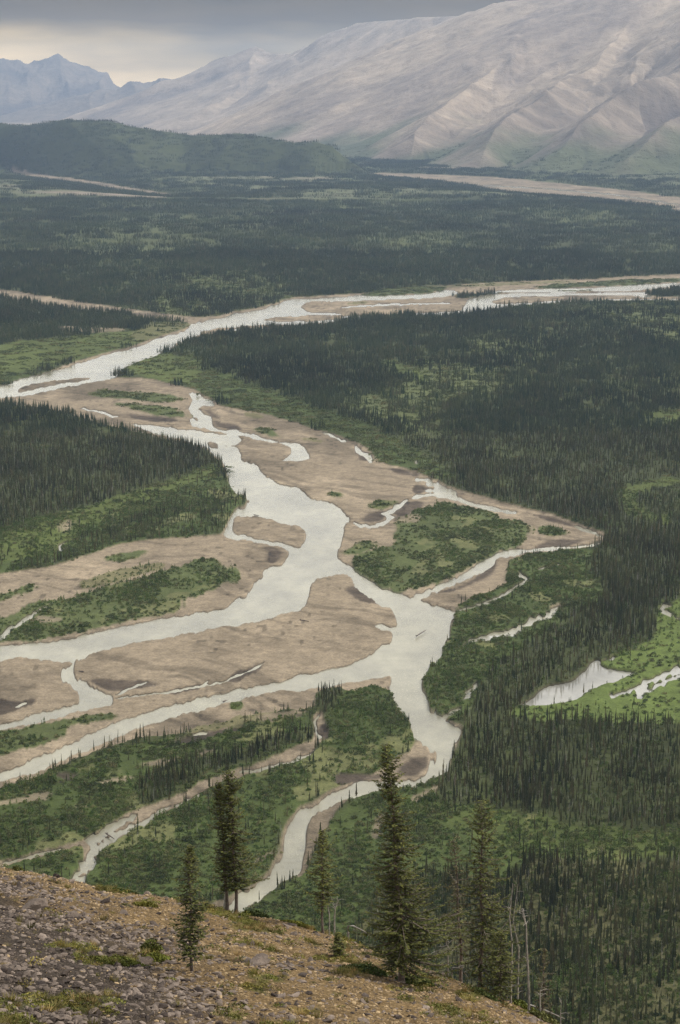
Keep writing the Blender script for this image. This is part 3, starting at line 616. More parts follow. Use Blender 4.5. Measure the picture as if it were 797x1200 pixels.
hc = np.array((.088, .068, .052)) + (np.array((.275, .185, .088)) - np.array((.088, .068, .052))) * tn[:, None]
hc = hc * (1 + .25 * fbm(HX.ravel() / 1.2, HY.ravel() / 1.2, 241, 3))[:, None]
hc = hc + (np.array((.14, .145, .04)) - hc) * (ms * .8)[:, None]
g_ = N('hillside_soil'); c = g_.attr('cover').outputs['Color']
c = g_.mul(c, g_.rng(g_.noise(3.5, 7, rough=.7), .3, .7, .6, 1.4))
vor = g_.n('ShaderNodeTexVoronoi'); vor.inputs['Scale'].default_value = 9; g_.L(g_.pos(), vor.inputs['Vector'])
c = g_.mul(c, g_.rng(vor.outputs['Distance'], 0, .6, 1.2, .55))
g_.base(c); g_.bump(g_.noise(7, 7, rough=.75), 1, .16); M_SOIL = g_.set(.95, .1)
ho = mesh_np('hillside', HV, hq, M_SOIL); cattr(ho.data, 'cover', hc); tagp(ho, kind='structure')
def on_hill(u, v):                            # where a line of sight meets the near hillside
    ys_ = np.arange(30, 110, .1); dx, ry, rz = ray(u, v)
    X = dx / ry * ys_; Zr = CH + rz / ry * ys_; h = hill_z(X, ys_)
    i = np.argmax(Zr <= h); i = i if Zr[i] <= h[i] else int(np.argmin(Zr - h))
    return float(X[i]), float(ys_[i]), float(h[i])

# ------------------------------------------------------------------ materials of plants, wood, stone
def foliage(name, a, b, patch=.02, attr=None):
    g = N(name); oi = g.n('ShaderNodeObjectInfo')
    c = g.mix(oi.outputs['Random'], a, b)
    wn = g.n('ShaderNodeTexWhiteNoise', noise_dimensions='1D'); g.L(oi.outputs['Random'], wn.inputs['W'])
    c = g.mix(g.rng(wn.outputs['Value'], .72, 1, 0, .75), c, (b[0] * 1.35, b[1] * 1.05, b[2] * 1.25))
    c = g.mul(c, g.rng(g.noise(patch, 4), .3, .7, .62, 1.42))
    if attr: c = g.mul(c, g.attr(attr).outputs['Fac'])
    g.base(c); return g.set(.8, .15)
M_SPRUCE = foliage('spruce_needles', (.028, .040, .014), (.092, .092, .040))
M_CLUMP = foliage('far_spruce_needles', (.027, .043, .019), (.068, .078, .034), .004)
M_SHRUB = foliage('willow_leaves', (.058, .076, .022), (.122, .136, .052), .05)
M_SHRUB2 = foliage('poplar_leaves', (.045, .076, .016), (.082, .118, .026), .05)
g_ = N('needle_sprays'); tn_ = g_.attr('tone').outputs['Fac']
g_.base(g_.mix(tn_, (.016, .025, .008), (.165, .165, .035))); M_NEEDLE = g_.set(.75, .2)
g_ = N('thin_needle_sprays'); g_.base(g_.mix(g_.attr('tone').outputs['Fac'], (.03, .03, .014), (.13, .11, .045))); M_NEEDLE2 = g_.set(.8, .15)
def wood(name, a, b, sc=6):
    g = N(name); g.base(g.mix(g.rng(g.noise(sc, 5, rough=.7), .35, .65, 0, 1), a, b)); g.bump(g.noise(sc * 3, 4), .6, .03); return g.set(.9, .15)
M_BARK = wood('spruce_bark', (.075, .055, .045), (.17, .14, .12)); M_DEAD = wood('dead_wood', (.17, .155, .14), (.36, .33, .29)); M_GREYBARK = wood('grey_bark', (.22, .2, .18), (.42, .39, .36))
g_ = N('grey_rock'); oi = g_.n('ShaderNodeObjectInfo')
c = g_.mix(g_.rng(oi.outputs['Random'], 0, 1, 0, 1), (.035, .026, .022), (.25, .198, .16))
c = g_.mul(c, g_.rng(g_.noise(5, 6, rough=.7), .3, .7, .65, 1.3)); g_.base(c); g_.bump(g_.noise(12, 6, rough=.7), .8, .05); M_STONE = g_.set(.9, .15)
g_ = N('tan_pebble'); oi = g_.n('ShaderNodeObjectInfo')
c = g_.mix(oi.outputs['Random'], (.18, .125, .065), (.40, .29, .165)); g_.base(c); M_PEB = g_.set(.9, .15)
M_GRASS = foliage('dry_grass', (.12, .115, .035), (.27, .22, .08), .5)
M_MOSS = foliage('moss_leaves', (.075, .085, .02), (.17, .165, .035), .5)

# ------------------------------------------------------------------ shapes
def tube(pts, rad, n=6):
    pts = [Vector(p) for p in pts]; V = []; Q = []
    for i, p in enumerate(pts):
        t = (pts[min(i + 1, len(pts) - 1)] - pts[max(i - 1, 0)]).normalized()
        a = t.orthogonal().normalized() if abs(t.z) < .95 else Vector((1, 0, 0)); a = (a - t * a.dot(t)).normalized(); b = t.cross(a)
        for k in range(n):
            q = p + (a * math.cos(k * 2 * math.pi / n) + b * math.sin(k * 2 * math.pi / n)) * rad[i]; V.append(tuple(q))
    for i in range(len(pts) - 1):
        for k in range(n):
            Q.append((i * n + k, i * n + (k + 1) % n, (i + 1) * n + (k + 1) % n, (i + 1) * n + k))
    return V, Q
def merge(parts):
    V = []; Q = []
    for v, q in parts:
        o = len(V); V += list(v); Q += [tuple(i + o for i in f) for f in q]
    return V, Q
def tiered(h, r, tiers, pts, rnd, bare=.08, x=0, y=0, z=0, taper=1.0):
    V = []; T = []
    for i in range(tiers):
        t = i / tiers; zb = z + h * (bare + (1 - bare) * t); zt = min(z + h, zb + h * (1 - bare) / tiers * 2.1 + h * .02)
        rr = r * (1 - t ** 1.0 * .93) * rnd.uniform(.7, 1.2) if t > .18 else r * rnd.uniform(.45, .95)
        o = len(V); V.append((x, y, zt)); ph = rnd.uniform(0, 6.3)
        for k in range(pts * 2):
            a = ph + k * math.pi / pts; q = rr * (rnd.uniform(.85, 1.25) if k % 2 == 0 else rnd.uniform(.3, .55))
            V.append((x + q * math.cos(a), y + q * math.sin(a), zb - (q / max(rr, .01)) * h * .018 + rnd.uniform(-.01, .01) * h))
        for k in range(pts * 2): T.append((o, o + 1 + k, o + 1 + (k + 1) % (pts * 2)))
    return V, T
def stick(h, r, x=0, y=0, z=0, lean=0):
    V = [(x - r, y - r * .6, z), (x + r, y - r * .6, z), (x, y + r, z), (x + lean, y, z + h)]
    return V, [(0, 1, 3), (1, 2, 3), (2, 0, 3)]
def leafy(w, d, h, n, s, rnd, x=0, y=0, z=0):       # a bush: small leaf clumps through a dome
    V = []; T = []
    for i in range(n):
        a = rnd.uniform(0, 6.283); q = rnd.random() ** .5; t = rnd.random()
        hh = h * (1 - q * q * .7)
        p = Vector((x + math.cos(a) * q * w, y + math.sin(a) * q * d, z + hh * (.15 + .85 * t)))
        dx = Vector((rnd.gauss(0, 1), rnd.gauss(0, 1), rnd.gauss(0, .8))).normalized(); dy = dx.cross(Vector((rnd.gauss(0, 1), rnd.gauss(0, 1), rnd.gauss(0, 1)))).normalized()
        k = s * rnd.uniform(.6, 1.3); o = len(V)
        V += [tuple(p + dx * k), tuple(p - dx * k * .6 + dy * k * .7), tuple(p - dx * k * .5 - dy * k * .8)]; T.append((o, o + 1, o + 2))
    return V, T

protos = {}
def collect(key, objs):
    c_ = bpy.data.collections.new(key)
    for o in objs: c_.objects.link(o)
    protos[key] = c_
def proto(name, VT, mat): return mesh_np(name, VT[0], VT[1], mat, False, link=False)
rnd = random.Random(3)
near_meshes = []
for i in range(6):
    h = 9.0; tr_ = proto('trunk', merge([stick(h * .97, .11)]), M_BARK).data
    cm = proto('crown', tiered(h, rnd.uniform(.75, 1.1), rnd.randint(13, 17), 7, rnd, bare=rnd.uniform(.05, .16)), M_SPRUCE).data
    near_meshes.append((tr_, cm))
L_ = []
for i in range(9):
    h = 9.0; L_.append(proto('spruce_%d' % i, merge([tiered(h, rnd.uniform(.7, 1.1), rnd.randint(8, 11), 5, rnd, bare=rnd.uniform(.04, .15)), stick(h * .5, .1)]), M_SPRUCE))
for i in range(2): L_.append(proto('spruce_z%d' % i, merge([stick(7.5, .11, lean=rnd.uniform(-.5, .5))] + [stick(.9, .05, 0, 0, 2 + k, lean=rnd.choice((-.8, .8))) for k in range(4)]), M_GREYBARK))
collect('spruces', L_); NSP = len(L_)
def clump(n, R, tiers, pts):
    parts = []
    for k in range(n):
        a = rnd.uniform(0, 6.28); q = R * math.sqrt(rnd.random()); h = rnd.uniform(3.5, 9.5)
        parts.append(tiered(h, rnd.uniform(.7, 1.15) * (h + 2) / 11, tiers, pts, rnd, .03, q * math.cos(a), q * math.sin(a)))
    return merge(parts)
collect('clump_mid', [proto('clump_a%d' % i, clump(9, 7.5, 5, 4), M_CLUMP) for i in range(6)])
collect('clump_far', [proto('clump_b%d' % i, clump(24, 19, 3, 3), M_CLUMP) for i in range(6)])
collect('shrubs', [proto('shrub_%d' % i, leafy(rnd.uniform(1.0, 1.7), rnd.uniform(1.0, 1.7), rnd.uniform(1.1, 2.0), 70, .30, rnd), M_SHRUB if i % 3 else M_SHRUB2) for i in range(6)]
        + [proto('shrub_y%d' % i, leafy(.6, .6, 3.8, 60, .27, rnd), M_SHRUB2) for i in range(2)])
collect('shrub_patch', [proto('shrub_b%d' % i, merge([leafy(1.6, 1.6, rnd.uniform(.9, 1.8), 16, .55, rnd, rnd.uniform(-7, 7), rnd.uniform(-7, 7)) for _ in range(9)]), M_SHRUB) for i in range(4)])

def rock_mesh(rnd_, sx, sy, sz, sub=1):
    import bmesh
    bm = bmesh.new(); bmesh.ops.create_icosphere(bm, subdivisions=sub, radius=1)
    for v_ in bm.verts:
        v_.co = Vector([cc * rnd_.uniform(.72, 1.15) for cc in v_.co])
    pl = [Vector((rnd_.gauss(0, 1), rnd_.gauss(0, 1), rnd_.gauss(0, 1))).normalized() for _ in range(5)]
    for v_ in bm.verts:                       # chip flat faces
        for p_ in pl:
            dd = v_.co.dot(p_) - .62
            if dd > 0: v_.co -= p_ * dd
        v_.co = Vector((v_.co.x * sx, v_.co.y * sy, v_.co.z * sz))
    bmesh.ops.triangulate(bm, faces=bm.faces)
    V = [tuple(v_.co) for v_ in bm.verts]; bm.verts.index_update(); T = [tuple(v_.index for v_ in f.verts) for f in bm.faces]; bm.free()
    return V, T
collect('rocks', [proto('stone_%d' % i, rock_mesh(rnd, 1.25, .8, rnd.uniform(.35, .6)), M_STONE) for i in range(8)])
collect('pebbles', [proto('pebble_%d' % i, rock_mesh(rnd, 1.1, .9, .5), M_PEB if i < 5 else M_STONE) for i in range(7)])
def tuft(n, h, s):
    V = []; T = []
    for i in range(n):
        a = rnd.uniform(0, 6.28); r_ = rnd.random() * s; o = len(V); p = (r_ * math.cos(a), r_ * math.sin(a)); q = rnd.uniform(.2, .9) * s
        a2 = a + rnd.gauss(0, .6); hh = h * rnd.uniform(.5, 1)
        V += [(p[0] - .012, p[1], 0), (p[0] + .012, p[1] + .01, 0), (p[0] + q * math.cos(a2), p[1] + q * math.sin(a2), hh)]; T.append((o, o + 1, o + 2))
    return V, T
collect('tufts', [proto('tuft_%d' % i, tuft(38, .22, .2), M_GRASS) for i in range(3)] + [proto('tuft_m%d' % i, leafy(.3, .26, .14, 90, .035, rnd), M_MOSS) for i in range(3)])

# ------------------------------------------------------------------ scatter through geometry nodes
def gn_tree(name, coll):
    t = bpy.data.node_groups.new(name, 'GeometryNodeTree')
    t.interface.new_socket('Geometry', in_out='INPUT', socket_type='NodeSocketGeometry'); t.interface.new_socket('Geometry', in_out='OUTPUT', socket_type='NodeSocketGeometry')
    gi = t.nodes.new('NodeGroupInput'); go = t.nodes.new('NodeGroupOutput'); ci = t.nodes.new('GeometryNodeCollectionInfo')
    ci.inputs['Collection'].default_value = coll; ci.inputs['Separate Children'].default_value = True; ci.inputs['Reset Children'].default_value = True
    ip = t.nodes.new('GeometryNodeInstanceOnPoints'); ip.inputs['Pick Instance'].default_value = True
    def na(nm, ty):
        a = t.nodes.new('GeometryNodeInputNamedAttribute'); a.data_type = ty; a.inputs['Name'].default_value = nm; return a.outputs['Attribute']
    t.links.new(gi.outputs[0], ip.inputs['Points']); t.links.new(ci.outputs[0], ip.inputs['Instance'])
    t.links.new(na('kind_index', 'INT'), ip.inputs['Instance Index']); t.links.new(na('scl', 'FLOAT_VECTOR'), ip.inputs['Scale'])
    t.links.new(na('rot', 'FLOAT_VECTOR'), ip.inputs['Rotation']); t.links.new(ip.outputs[0], go.inputs[0]); return t
def scatter(name, pts, key, kind_index, scl, rot, label, cat):
    me = bpy.data.meshes.new(name); me.vertices.add(len(pts)); me.vertices.foreach_set('co', np.asarray(pts, np.float32).ravel()); me.update()
    a = me.attributes.new('kind_index', 'INT', 'POINT'); a.data.foreach_set('value', np.asarray(kind_index, np.int32))
    a = me.attributes.new('scl', 'FLOAT_VECTOR', 'POINT'); a.data.foreach_set('vector', np.asarray(scl, np.float32).ravel())
    a = me.attributes.new('rot', 'FLOAT_VECTOR', 'POINT'); a.data.foreach_set('vector', np.asarray(rot, np.float32).ravel())
    o = bpy.data.objects.new(name, me); SC.collection.objects.link(o)
    m = o.modifiers.new('scatter', 'NODES'); m.node_group = gn_tree(name, protos[key])
    print(name, len(pts), flush=True)
    return tagp(o, label, cat, kind='stuff')
def fan_points(y0, y1, dens, rng, pad=60):
    a = lambda y: (398.5 + pad) / F / .97 * y
    n = int(dens * (a(1) * (y1 * y1 - y0 * y0)))
    y = np.sqrt(rng.uniform(y0 * y0, y1 * y1, n)); x = rng.uniform(-1, 1, n) * a(y); return x, y
def rotz(n, rng, tilt=.0):
    r = np.zeros((n, 3)); r[:, 2] = rng.uniform(0, 6.283, n); r[:, 0] = rng.normal(0, tilt, n) if tilt else 0; r[:, 1] = rng.normal(0, tilt, n) if tilt else 0; return r

# single trees, out to 1750 m
x, y = fan_points(560, 1750, 1 / 4.6, RNG)
z, col, g, tr, sh, wa, mo = evaluate(x, y, False)
den = tr * (.75 + .55 * fbm(x / 35, y / 60, 301, 3)); keep = (RNG.random(len(x)) < np.clip(den, 0, 1)) & (z > .7) & (hill_z(x, y) < z)
x, y, z, sh_, tr_a = x[keep], y[keep], z[keep], sh[keep], tr[keep]
hs = (.34 + .66 * RNG.random(len(x)) ** 1.3) * (.95 + .35 * fbm(x / 90, y / 130, 305, 3)) * np.where(tr_a > .7, 1.05, .75)
uu, vv = proj(x, y, z); ok = (uu > 0) & (uu < 797) & (vv < 1212)
hpx = np.where(ok, hs * 9 * F / y, 0) * (hs > .36)
# hidden behind the near hillside: compare with the crest line in the picture
cu = np.array([at_ for at_ in range(0, 798, 8)], float)
def crest_v(u_): return np.interp(u_, [0, 60, 130, 240, 300, 350, 400, 430, 480, 520, 560, 600, 640, 665, 700, 797], [1012, 1020, 1030, 1050, 1062, 1072, 1090, 1105, 1130, 1140, 1155, 1165, 1185, 1200, 1230, 1300])
hpx = np.where(vv - hpx * .5 < crest_v(uu), hpx, 0)
near = np.argsort(-hpx)[:290]
mask = np.ones(len(x), bool); mask[near] = False
n_ = mask.sum(); kx = RNG.integers(0, NSP, n_); kx = np.where((kx >= 9) & (RNG.random(n_) < .1), kx - 9, kx)
ht = hs[mask]; wd = (.25 + .75 * ht) * RNG.uniform(.55, 1.0, n_)
scatter('spruce_forest', np.stack([x[mask], y[mask], z[mask] - .1], -1), 'spruces', kx, np.stack([wd, wd, ht], -1), rotz(n_, RNG, .03),
        'dark spruce woods covering the valley floor around the braided river', 'forest')
for j, i in enumerate(near):
    tm, cm = near_meshes[j % 6]; s = hs[i]
    r = empty('spruce_tree', (x[i], y[i], z[i] - .1), random.uniform(0, 6.28), label='slim dark spruce in the wooded valley floor just below the rocky hillside', cat='spruce tree', group='nearest valley spruces')
    ww = s * random.uniform(.85, 1.2); r.scale = (ww, ww, s)
    for nm, me in (('trunk', tm), ('crown', cm)):
        c_ = bpy.data.objects.new(nm, me); SC.collection.objects.link(c_); c_.parent = r
# clumps further out
def clump_forest(name, y0, y1, dens, key, nk, label, full):
    x, y = fan_points(y0, y1, dens, RNG); z, col, g, tr, sh, wa, mo = evaluate(x, y, full)
    k = (RNG.random(len(x)) < np.clip(tr * (.85 + .5 * fbm(x / 60, y / 110, 311, 3)), 0, 1)) & (z > .7) & (tr > .12)
    x, y, z, mo = x[k], y[k], z[k], mo[k]; n = len(x)
    s = RNG.uniform(.75, 1.2, n) * np.where(mo > 1, .8, 1)
    scatter(name, np.stack([x, y, z - .3], -1), key, RNG.integers(0, nk, n), np.stack([s, s, s * RNG.uniform(.8, 1.2, n)], -1), rotz(n, RNG), label, 'forest')
clump_forest('spruce_woods', 1750, 3700, 1 / 62, 'clump_mid', 6, 'spruce woods on both sides of the middle river bends', False)
clump_forest('distant_forest', 3700, 9300, 1 / 340, 'clump_far', 6, 'blue green forest on the far flats and the low hill', True)
# willow scrub
x, y = fan_points(560, 1500, 1 / 2.3, RNG)
z, col, g, tr, sh, wa, mo = evaluate(x, y, False)
k = (RNG.random(len(x)) < np.clip(sh * (.66 + 1.1 * fbm(x / 18, y / 30, 321, 3)), 0, 1)) & (z > .6) & (hill_z(x, y) < z); x, y, z = x[k], y[k], z[k]; n = len(x)
s = RNG.uniform(.35, 1.05, n); kk = RNG.integers(0, 8, n)
kk = np.where((kk >= 6) & (fbm(x / 60, y / 60, 331, 2) < .1), kk - 6, kk)
scatter('willow_scrub', np.stack([x, y, z - .1], -1), 'shrubs', kk, np.stack([s, s, s], -1), rotz(n, RNG), 'green willow and poplar scrub on the river islands and banks', 'scrub')
x, y = fan_points(1500, 3400, 1 / 75, RNG)
z, col, g, tr, sh, wa, mo = evaluate(x, y, False)
k = (RNG.random(len(x)) < np.clip(sh * 1.1 * (g < .5), 0, 1)) & (z > .6); x, y, z = x[k], y[k], z[k]; n = len(x); s = RNG.uniform(.6, 1.2, n)
scatter('bank_scrub', np.stack([x, y, z - .1], -1), 'shrub_patch', RNG.integers(0, 4, n), np.stack([s, s, s], -1), rotz(n, RNG), 'low green scrub along the farther river bends', 'scrub')

# ------------------------------------------------------------------ stones, pebbles and tufts on the near hillside
def hill_points(n, rng):
    u = rng.uniform(-40, 840, n); y = rng.uniform(36, 97, n); x = (u - 398.5) / F / .935 * y
    z = hill_z(x, y); s = crest_s(x, y); k = (s < 2.5) & (rng.random(n) < y / 97); return x[k], y[k], z[k], s[k]
x, y, z, s = hill_points(210000, RNG); tnn = tanness(x, y); mm = mossy(x, y)
pr = (1 - .86 * tnn) * (1 - .7 * mm) * np.clip(.6 + 1.2 * fbm(x / 2.5, y / 3.5, 401, 3), .05, 1); k = RNG.random(len(x)) < pr
x, y, z = x[k], y[k], z[k]; n = len(x); sz = .022 + .15 * RNG.random(n) ** 5
order = np.argsort(-sz); big = order[:260]
mask = np.ones(n, bool); mask[big] = False; n2 = mask.sum(); S = sz[mask]
scatter('scree', np.stack([x[mask], y[mask], z[mask] + S * .12], -1), 'rocks', RNG.integers(0, 8, n2), np.stack([S * RNG.uniform(.8, 1.4, n2), S * RNG.uniform(.8, 1.3, n2), S * RNG.uniform(.7, 1.3, n2)], -1), rotz(n2, RNG, .3),
        'grey broken stones covering the near slope', 'scree')
rock_data = [proto('rock', rock_mesh(rnd, 1.25, .85, rnd.uniform(.38, .6), 2), M_STONE).data for _ in range(8)]
for j, i in enumerate(big):
    o = bpy.data.objects.new('rock', rock_data[j % 8]); SC.collection.objects.link(o); q = sz[i] * .95
    o.location = (x[i], y[i], z[i] + q * .12); o.scale = (q * random.uniform(.8, 1.4), q * random.uniform(.8, 1.3), q * random.uniform(.7, 1.25)); o.rotation_euler = (random.gauss(0, .25), random.gauss(0, .25), random.uniform(0, 6.28))
    tagp(o, 'larger angular grey rock lying loose among the broken stones of the slope', 'rock', 'larger loose rocks on the slope')
x, y, z, s = hill_points(120000, RNG); k = RNG.random(len(x)) < (.15 + .7 * tanness(x, y)) * (1 - .5 * mossy(x, y)); x, y, z = x[k], y[k], z[k]; n = len(x); S = .018 + .06 * RNG.random(n) ** 3
scatter('gravel', np.stack([x, y, z + S * .1], -1), 'pebbles', RNG.integers(0, 7, n), np.stack([S, S, S], -1) * RNG.uniform(.8, 1.4, (n, 3)), rotz(n, RNG, .3), 'small tan gravel on the upper part of the slope', 'gravel')
x, y, z, s = hill_points(60000, RNG); k = RNG.random(len(x)) < mossy(x, y) * .55 + .012; x, y, z = x[k], y[k], z[k]; n = len(x); S = RNG.uniform(.4, 1.2, n)
scatter('grass', np.stack([x, y, z], -1), 'tufts', RNG.integers(0, 6, n), np.stack([S, S, S], -1), rotz(n, RNG, .2), 'yellow green grass and moss between the stones', 'grass')

BOULDERS = [(38, 1065, .62, .30, 'pale flat slab of grey rock at the left edge, below the crest of the slope', (1.5, .9, .5)),
            (66, 1018, .30, .30, 'pale rounded boulder on the crest of the slope near the river channel', (1, .9, .8)),
            (173, 1048, .27, .3, 'dark squarish boulder on the tan soil right of the slope crest', (1, .8, .75)),
            (302, 1131, .50, .3, 'broad grey boulder in the moss between the small spruce and the big spruce', (1.4, .9, .7)),
            (84, 1076, .36, .3, 'dark jagged boulder beside the pale slab', (1.2, .8, .75)), (165, 1132, .42, .2, 'brown grey boulder sunk in the yellow moss left of the small spruce', (1.4, .8, .6)),
            (124, 1058, .28, .2, 'dark low boulder on bare tan soil near the crest', (1.5, .8, .5)), (345, 1096, .25, .2, 'small dark boulder on tan soil below the paired spruces', (1.1, .8, .8))]
for (u_, v_, s_, k_, lb, sh3) in BOULDERS:
    p = on_hill(u_, v_); o = mesh_np('boulder', *rock_mesh(rnd, 1, 1, 1, 3), M_STONE, False)
    o.location = (p[0], p[1], p[2] + s_ * .12); o.scale = [s_ * q * .75 for q in sh3]; o.rotation_euler = (.1, -.1, rnd.uniform(0, 1)); tagp(o, lb, 'boulder')

# ------------------------------------------------------------------ detailed near spruces
def spruce(u0, v0, vt, label, prof, lean=0., seed=1, dens=1.0, mat=M_NEEDLE, bark=M_BARK, Y=None, tone=.0, first=.05, thick=.012, name='spruce_tree', skew=None):
    r = random.Random(seed)
    if Y is None: bx, by, bz = on_hill(u0, v0)
    else:
        by = Y; bx = at(u0, v0, Y)[0]; bz = float(hill_z(np.array([bx]), np.array([Y]))[0])
    h = at(u0, vt, by)[2] - bz
    root = empty(name, (bx, by, bz - .05), 0, label=label, cat='spruce tree')
    nseg = 14
    ax = [Vector((lean * (i / nseg) ** 1.3 + .02 * h * math.sin(i * .9 + seed) * .25, .02 * h * math.cos(i * .7 + seed) * .2, h * i / nseg)) for i in range(nseg + 1)]
    rad = [max(.012, h * thick * (1 - i / nseg) ** .8 * (1.35 if i == 0 else 1)) for i in range(nseg + 1)]
    V, Q = tube(ax, rad, 8); mesh_np('trunk', V, Q, bark, True, root)
    def axis(t): 
        f = t * nseg; i = min(int(f), nseg - 1); return ax[i].lerp(ax[i + 1], f - i)
    V = []; T = []; tn2 = []; B = []
    nb = int(h * 40 * dens)
    for i in range(nb):
        t = first + (1 - first) * ((i + r.random()) / nb) ** .92
        a = i * 2.39996 + r.uniform(-.5, .5)
        Lb = np.interp(t, [p_[0] for p_ in prof], [p_[1] for p_ in prof]) * h * r.choice((.55, .8, 1, 1.05, 1.15)) 
        if skew: Lb *= 1 + skew * math.cos(a) * (1 - t)
        Lb *= 1 + .35 * math.sin(t * 31 + seed) * math.sin(a + t * 9)
        if r.random() < .10: Lb *= 1.3
        if r.random() < .12 and t < .85: continue
        if Lb < .05: Lb = .05
        p0 = axis(min(t, .995)); out_ = Vector((math.cos(a), math.sin(a), 0)); up = r.uniform(-.35, .05) if t < .75 else r.uniform(.0, .7)
        steps = max(3, int(Lb / .06)); bp = [p0]
        for s in range(1, steps + 1):
            f = s / steps; bp.append(p0 + out_ * (Lb * f) + Vector((0, 0, Lb * (up * f - .18 * f * (1 - f) + .22 * f * f))))
        B.append(tube([bp[0], bp[len(bp) // 2], bp[-1]], [.012 + .008 * Lb, .008 + .004 * Lb, .003], 3))
        side = Vector((-out_.y, out_.x, 0))
        for s in range(1, steps + 1):
            f = s / steps
            if f < .12 and t < .7: continue
            for sg in (-1, 1, 0):
                if r.random() > .88 * min(1, .55 + dens * .45): continue
                tl = (.07 + .20 * min(Lb, 1.2) * (1 - f) * 1.0) * r.uniform(.6, 1.3)
                d = (out_ * (.55 if sg else 1) + side * sg * r.uniform(.7, 1.1) + Vector((0, 0, r.uniform(-.45, .25)))).normalized()
                wv = d.cross(Vector((r.gauss(0, .5), r.gauss(0, .5), 1))).normalized() * r.uniform(.018, .038)
                b0 = bp[s] + Vector((r.uniform(-.03, .03), r.uniform(-.03, .03), r.uniform(-.02, .02))); o = len(V)
                V += [tuple(b0 - wv * .5), tuple(b0 + wv * .5), tuple(b0 + d * tl * .6 + wv), tuple(b0 + d * tl), tuple(b0 + d * tl * .6 - wv)]
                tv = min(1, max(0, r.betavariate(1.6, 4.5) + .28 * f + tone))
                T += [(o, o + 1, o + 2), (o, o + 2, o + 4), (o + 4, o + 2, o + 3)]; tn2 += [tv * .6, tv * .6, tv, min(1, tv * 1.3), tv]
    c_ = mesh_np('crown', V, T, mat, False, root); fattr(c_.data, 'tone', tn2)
    V, Q = merge(B); mesh_np('branches', V, Q, bark, False, root)
    return root
PA = [(0, .08), (.06, .14), (.14, .19), (.22, .21), (.32, .15), (.42, .11), (.55, .08), (.7, .062), (.85, .048), (.93, .04), (1, .012)]
PB = [(0, .05), (.15, .10), (.3, .125), (.45, .10), (.6, .08), (.8, .07), (.92, .06), (1, .02)]
PC = [(0, .06), (.15, .10), (.3, .13), (.5, .115), (.7, .085), (.88, .05), (1, .012)]
spruce(472, 1152, 872, 'tallest spruce, dense with wide yellow green lower branches, on the hillside edge', PA, lean=-.62, seed=11, first=.07, skew=.35, dens=1.15)
spruce(277, 1064, 903, 'dark spruce with a bushy top, right one of the close pair on the crest', PB, lean=-.25, seed=12, first=.17, skew=.45, tone=-.03, dens=1.1)
spruce(266, 1062, 916, 'narrower dark spruce, left one of the close pair on the crest', [(0, .05), (.2, .07), (.4, .085), (.7, .07), (.9, .05), (1, .02)], lean=-.30, seed=13, first=.17, tone=-.06, dens=1.1)
spruce(224, 1138, 990, 'small dark spruce standing alone among the grey stones', PC, lean=.02, seed=14, first=.1, tone=-.05, dens=1.25)
spruce(378, 1072, 972, 'short yellow green spruce on the crest beside pale dead twigs', [(0, .03), (.25, .06), (.4, .13), (.6, .12), (.8, .08), (1, .02)], seed=15, first=.22, tone=.16, dens=.9)
spruce(564, 1150, 938, 'tall sparse spruce with a ragged top rising from behind the slope edge', [(0, .08), (.1, .14), (.2, .18), (.3, .15), (.45, .10), (.6, .085), (.8, .075), (.93, .065), (1, .02)], lean=-.1, seed=16, Y=69.5, first=.06, tone=-.02, dens=.75, skew=.5)
spruce(541, 1145, 984, 'thin brownish spruce with few needles, left of the tall sparse one', [(0, .03), (.2, .07), (.4, .10), (.6, .09), (.85, .06), (1, .02)], lean=-.35, seed=17, Y=72, first=.25, dens=.42, mat=M_NEEDLE2)
spruce(396, 1122, 1092, 'knee high spruce seedling on the tan soil between the crest and the big spruce', [(0, .25), (.3, .3), (.7, .18), (1, .03)], seed=18, tone=.12, dens=3.0)
spruce(459, 1141, 1098, 'small spruce sapling pressed against the left side of the tallest spruce', [(0, .1), (.3, .16), (.7, .12), (1, .03)], seed=19, tone=0, dens=2.0)
spruce(586, 1172, 1090, 'bushy young spruce behind the slope edge, under the tall sparse one', [(0, .16), (.3, .24), (.6, .2), (1, .04)], seed=20, Y=68, tone=.02, dens=1.1)
spruce(636, 1196, 1110, 'thin brown young spruce behind the mossy mound', [(0, .08), (.3, .12), (.7, .09), (1, .03)], seed=21, Y=66, dens=.6, mat=M_NEEDLE2)

